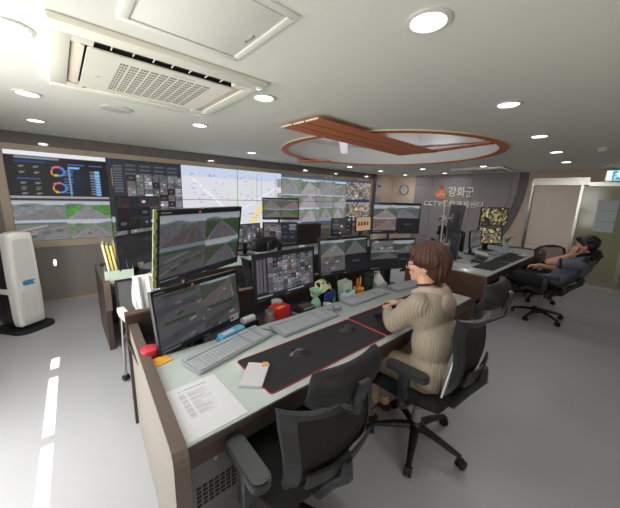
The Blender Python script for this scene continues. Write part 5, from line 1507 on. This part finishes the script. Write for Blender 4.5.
def cardigan_hood():
    g = []
    # folded hood: a thick soft roll that hangs from the neck down the back
    for (x, y, z, r) in ((1.600, .800, 1.062, .022), (1.615, .745, 1.068, .026), (1.645, .712, 1.062, .030), (1.69, .698, 1.055, .033), (1.735, .712, 1.062, .030), (1.768, .745, 1.068, .026), (1.778, .80, 1.06, .022), (1.765, .85, 1.03, .018), (1.612, .85, 1.035, .018)):
        g.append((Vector((x, y, z)), r))
    order = [8, 0, 1, 2, 3, 4, 5, 6, 7]
    out = [limb([g[i][0] for i in order], [g[i][1] for i in order], 12)]
    out.append(el((1.69, .668, .99), (.10, .034, .07), rx=R(-14)))
    out.append(limb([(1.595, .715, 1.02), (1.635, .668, .965), (1.69, .648, .935), (1.745, .668, .965), (1.785, .715, 1.02)], [.018, .022, .025, .022, .018], 12))
    return out
part('hood', rel(blob(cardigan_hood(), .0085, 6)), M_KNIT2, wo, smooth='all')
part('shirt_collar', rel(blob([limb([(1.642, .845, 1.075), (1.634, .79, 1.092), (1.685, .75, 1.098), (1.738, .79, 1.092), (1.735, .845, 1.075)], [.009] * 5, 10)], .006, 3)), BLACK, wo, smooth='all')
trs = [el((1.66, .69, .55), (.195, .15, .09)), limb([(1.575, .70, .54), (1.55, 1.075, .525), (1.58, 1.095, .16)], [.10, .085, .075]), limb([(1.755, .70, .54), (1.78, 1.075, .525), (1.76, 1.095, .16)], [.10, .085, .075])]
part('trousers', rel(blob(trs, .011, 6)), mat('sand_trousers', (150, 134, 114), .85, noise=.08, scale=40), wo, smooth='all')
for x in (1.58, 1.76):
    sh = part('sandal', rel(join(mv(prism(rrect(.085, .25, .04), 0, .022), x, 1.135, .001), tube(smooth_path([(x - .045, 1.17, .02), (x - .02, 1.17, .072), (x + .02, 1.17, .072), (x + .045, 1.17, .02)], 4), .014, 8))), mat('brown_sandal', (84, 60, 48), .6, noise=.1, scale=30), wo)
M_HAIR = mat('brown_hair', (74, 43, 28), .65, noise=.5, scale=60, bump=.7, bscale=90, stretch=(1, 1, .12))
hr = [el((0, -.025, .045), (.102, .112, .095)), el((0, -.062, .0), (.100, .080, .090)), el((0, -.070, -.048), (.082, .058, .055)), el((-.078, -.03, .022), (.030, .050, .045)), el((.078, -.03, .022), (.030, .050, .045)),
      el((-.072, .022, .036), (.022, .032, .044)), el((.072, .022, .036), (.022, .032, .044)), el((0, .046, .088), (.072, .042, .032)), el((-.045, .058, .068), (.030, .022, .024)), el((.045, .058, .068), (.030, .022, .024)),
      limb([(-.03, -.115, -.04), (-.028, -.112, -.085)], [.022, .010]), limb([(.03, -.115, -.04), (.028, -.112, -.085)], [.022, .010]), limb([(0, -.12, -.03), (0, -.118, -.09)], [.022, .010])]
def locks(seed, n, front=.35, k=1.0, rad=.016, low=-.10, rx=.108, ry=.118, rz=.105, cz=.035, cy=-.03, span=.70):
    """tapered strands that run from the crown over the skull and down"""
    r = random.Random(seed); out = []
    for i in range(n):
        a = -PI / 2 + (i / n - .5) * 2 * PI * span + r.uniform(-.08, .08)     # direction round the head, back first
        fr = math.sin(a)                       # +1 front, -1 back
        z_end = low + (.085 + .05 * fr) * (fr > -.62) + r.uniform(-.012, .014)
        pts = []
        for q in range(7):
            e = PI / 2 - (q / 6) * (PI / 2 + .05)
            pts.append((rx * math.cos(e) * math.cos(a) * r.uniform(.98, 1.04), cy + ry * math.cos(e) * math.sin(a) * r.uniform(.98, 1.04), cz + rz * math.sin(e)))
        x, y, z = pts[-1]
        m = 3
        for q in range(1, m + 1):
            t = q / m
            pts.append((x * (1 - .16 * t * t), cy + (y - cy) * (1 - .22 * t * t), z + (z_end - z) * t))
        w_ = rad * r.uniform(.8, 1.25)
        out.append(tube(pts, [w_ * .5, w_ * .8, w_, w_, w_, w_ * 1.05, w_ * 1.1, w_, w_ * .75, w_ * .2], 7, flat=.6))
    return tf(join(*out), Matrix.Scale(k, 4))
shell = blob([tf(q, HW) for q in hr], .007, 4)
part('hair', rel(join(shell, tf(join(locks(3, 46), locks(9, 38, rad=.013, rx=.113, ry=.122, rz=.108, low=-.075)), HW))), M_HAIR, wo, smooth='all')
face_parts(wo, Matrix.Translation((-1.66, -.72, 0)) @ HW, 1.0, M_HAIR)
gl = []
for s in (-1, 1):
    gl.append(tube([(s * .033 + .026 * math.cos(q), .096, .002 + .021 * math.sin(q)) for q in np.linspace(0, 2 * PI, 17)], .0024, 6, cap=False))
    gl.append(tube([(s * .058, .094, .008), (s * .078, .06, .008), (s * .085, -.01, .004)], .0026, 6))
gl.append(tube([(-.008, .097, .005), (0, .1, .008), (.008, .097, .005)], .0022, 6))
part('glasses', rel(tf(join(*gl), HW)), BLACK, wo)
part('earring', rel(tf(ball((-.084, -.006, -.050), .0085, 12, 8), HW)), mat('pearl_gold', (226, 196, 150), .2, .6, noise=.05, scale=30), wo)

# --- man: leaning back at the far desk, cheek on his left hand
ma = thing('person', 'person with black hair in grey polo shirt leaning back, cheek resting on hand', 'person', (5.0, .74, 0))
def relm(g, o=Vector((5.0, .74, 0))): return [tuple(Vector(p) - o) for p in g[0]], g[1]
HM = head_frame((5.02, .415, 1.075), 6, -6, 4)
lw = (4.885, .515, .955); 
mb = [tf(q, HM) for q in head_geos(1.06, True)]
mb += [limb([(5.015, .39, 1.0), (5.01, .38, .90)], [.056, .062]), el((5.0, .44, .80), (.15, .085, .15), rx=R(28)), el((5.0, .57, .64), (.14, .10, .14), rx=R(30)), el((5.0, .69, .55), (.16, .13, .09)), limb([(4.86, .405, .88), (5.15, .405, .88)], [.05, .05]),
       limb([(4.83, .41, .885), (4.795, .70, .845), lw], [.052, .044, .030]), limb([(5.18, .41, .885), (5.24, .62, .70), (5.16, .86, .72)], [.052, .044, .030]),
       limb([(4.90, .72, .53), (4.90, 1.17, .545), (4.92, 1.42, .12)], [.09, .07, .045]), limb([(5.10, .72, .53), (5.12, 1.17, .545), (5.10, 1.42, .12)], [.09, .07, .045]),
       limb([(4.92, 1.40, .07), (4.92, 1.55, .045)], [.045, .035]), limb([(5.10, 1.40, .07), (5.10, 1.55, .045)], [.045, .035]),
       hand(lw, (.28, -.22, .9), (.9, -.2, -.25), True, 1.0, (16, 24, 22)), hand((5.16, .86, .72), (-.5, .8, -.1), (0, .1, -1), False, 1.0, (20, 30, 24))]
part('body', relm(blob(mb, .0065, 5)), SKIN2, ma, smooth='all')
M_POLO = mat('blue_grey_polo', (92, 98, 114), .85, noise=.08, scale=60, bump=.15)
M_DARKCLOTH = mat('black_cloth', (26, 26, 30), .9, noise=.2, scale=60)
sh = [el((5.0, .425, .80), (.19, .125, .18), rx=R(28)), el((5.0, .555, .65), (.18, .135, .165), rx=R(30)), el((5.0, .68, .57), (.175, .14, .08)), limb([(4.86, .40, .88), (5.15, .40, .88)], [.070, .070]),
      limb([(4.83, .41, .87), (4.815, .58, .85)], [.075, .068]), limb([(5.18, .41, .87), (5.22, .55, .76)], [.075, .068])]
part('polo_shirt', relm(blob(sh, .010, 6)), M_POLO, ma, smooth='all')
part('collar', relm(blob([limb([(4.96, .45, .955), (4.945, .385, .985), (5.01, .33, .99), (5.075, .385, .985), (5.06, .45, .955)], [.020, .024, .024, .024, .020], 10)], .008, 3)), M_DARKCLOTH, ma, smooth='all')
for a, b in (((4.816, .572, .852), (4.812, .598, .849)), ((5.217, .542, .765), (5.225, .562, .75))):
    part('sleeve_band', relm(tube([a, b], [.071, .071], 18)), M_DARKCLOTH, ma)
tr_ = [el((5.0, .715, .54), (.195, .16, .09)), limb([(4.90, .72, .54), (4.90, 1.18, .55), (4.92, 1.42, .13)], [.105, .085, .065]), limb([(5.10, .72, .54), (5.12, 1.18, .55), (5.10, 1.42, .13)], [.105, .085, .065])]
part('trousers', relm(blob(tr_, .011, 6)), M_DARKCLOTH, ma, smooth='all')
part('white_stripe', relm(join(tube([(4.822, 1.17, .60), (4.852, 1.30, .40), (4.862, 1.40, .22)], .008, 6), tube([(4.818, 1.13, .575), (4.842, 1.27, .37), (4.856, 1.37, .20)], .008, 6))), WHITEP, ma)
for x in (4.92, 5.10):
    part('shoe', relm(blob([limb([(x, 1.40, .055), (x, 1.56, .045)], [.055, .042]), mv(prism(rrect(.09, .27, .04), 0, .03), x, 1.49, .001)], .008, 4)), WHITEP if False else BLACK, ma, smooth='all')
M_BLACKHAIR = mat('black_hair', (24, 22, 22), .5, noise=.3, scale=70, bump=.5, stretch=(1, 1, .2))
hm = [el((0, -.028, .055), (.086, .102, .080)), el((0, -.058, .01), (.082, .065, .075)), el((0, -.07, -.04), (.062, .040, .035)), el((0, .040, .098), (.062, .045, .026)), el((-.072, -.01, .03), (.014, .04, .035)), el((.072, -.01, .03), (.014, .04, .035))]
part('hair', relm(join(blob([tf(tf(q, Matrix.Scale(1.06, 4)), HM) for q in hm], .008, 3), tf(locks(5, 40, k=1.06, rad=.012, rx=.088, ry=.102, rz=.082, cz=.055, cy=-.03, low=-.02, span=.52), HM))), M_BLACKHAIR, ma, smooth='all')
face_parts(ma, Matrix.Translation((-5.0, -.74, 0)) @ HM, 1.06, M_BLACKHAIR)

cu = thing('back_cushion', 'grey back cushion with white piping and a red corner between the woman and her chair', 'cushion', (1.60, .565, .70), R(8))
def cf(u, v, sd):
    a, b = (u - .5) * 2, (v - .5) * 2
    e = (1 - a ** 4) * (1 - b ** 4)
    return (a * .15, sd * (.006 + .026 * e) - .045 * v, b * .15)
part('pad', grid_surface(lambda u, v: cf(u, v, -1), 14, 12, lambda u, v: cf(u, v, 1)), mat('grey_cushion_fabric', (112, 110, 108), .9, noise=.1, scale=90, bump=.2), cu)
rim_ = [cf(u, 0, 0) for u in np.linspace(.02, .98, 8)] + [cf(1, v, 0) for v in np.linspace(.02, .98, 8)] + [cf(u, 1, 0) for u in np.linspace(.98, .02, 8)] + [cf(0, v, 0) for v in np.linspace(.98, .02, 8)]
part('piping', tube(rim_ + [rim_[0]], .0042, 7), WHITEP, cu)
part('red_corner', tube([cf(.8, 1, 0), cf(1, 1, 0), cf(1, .8, 0)], .010, 8), mat('crimson_plastic', (196, 40, 62), .4), cu)
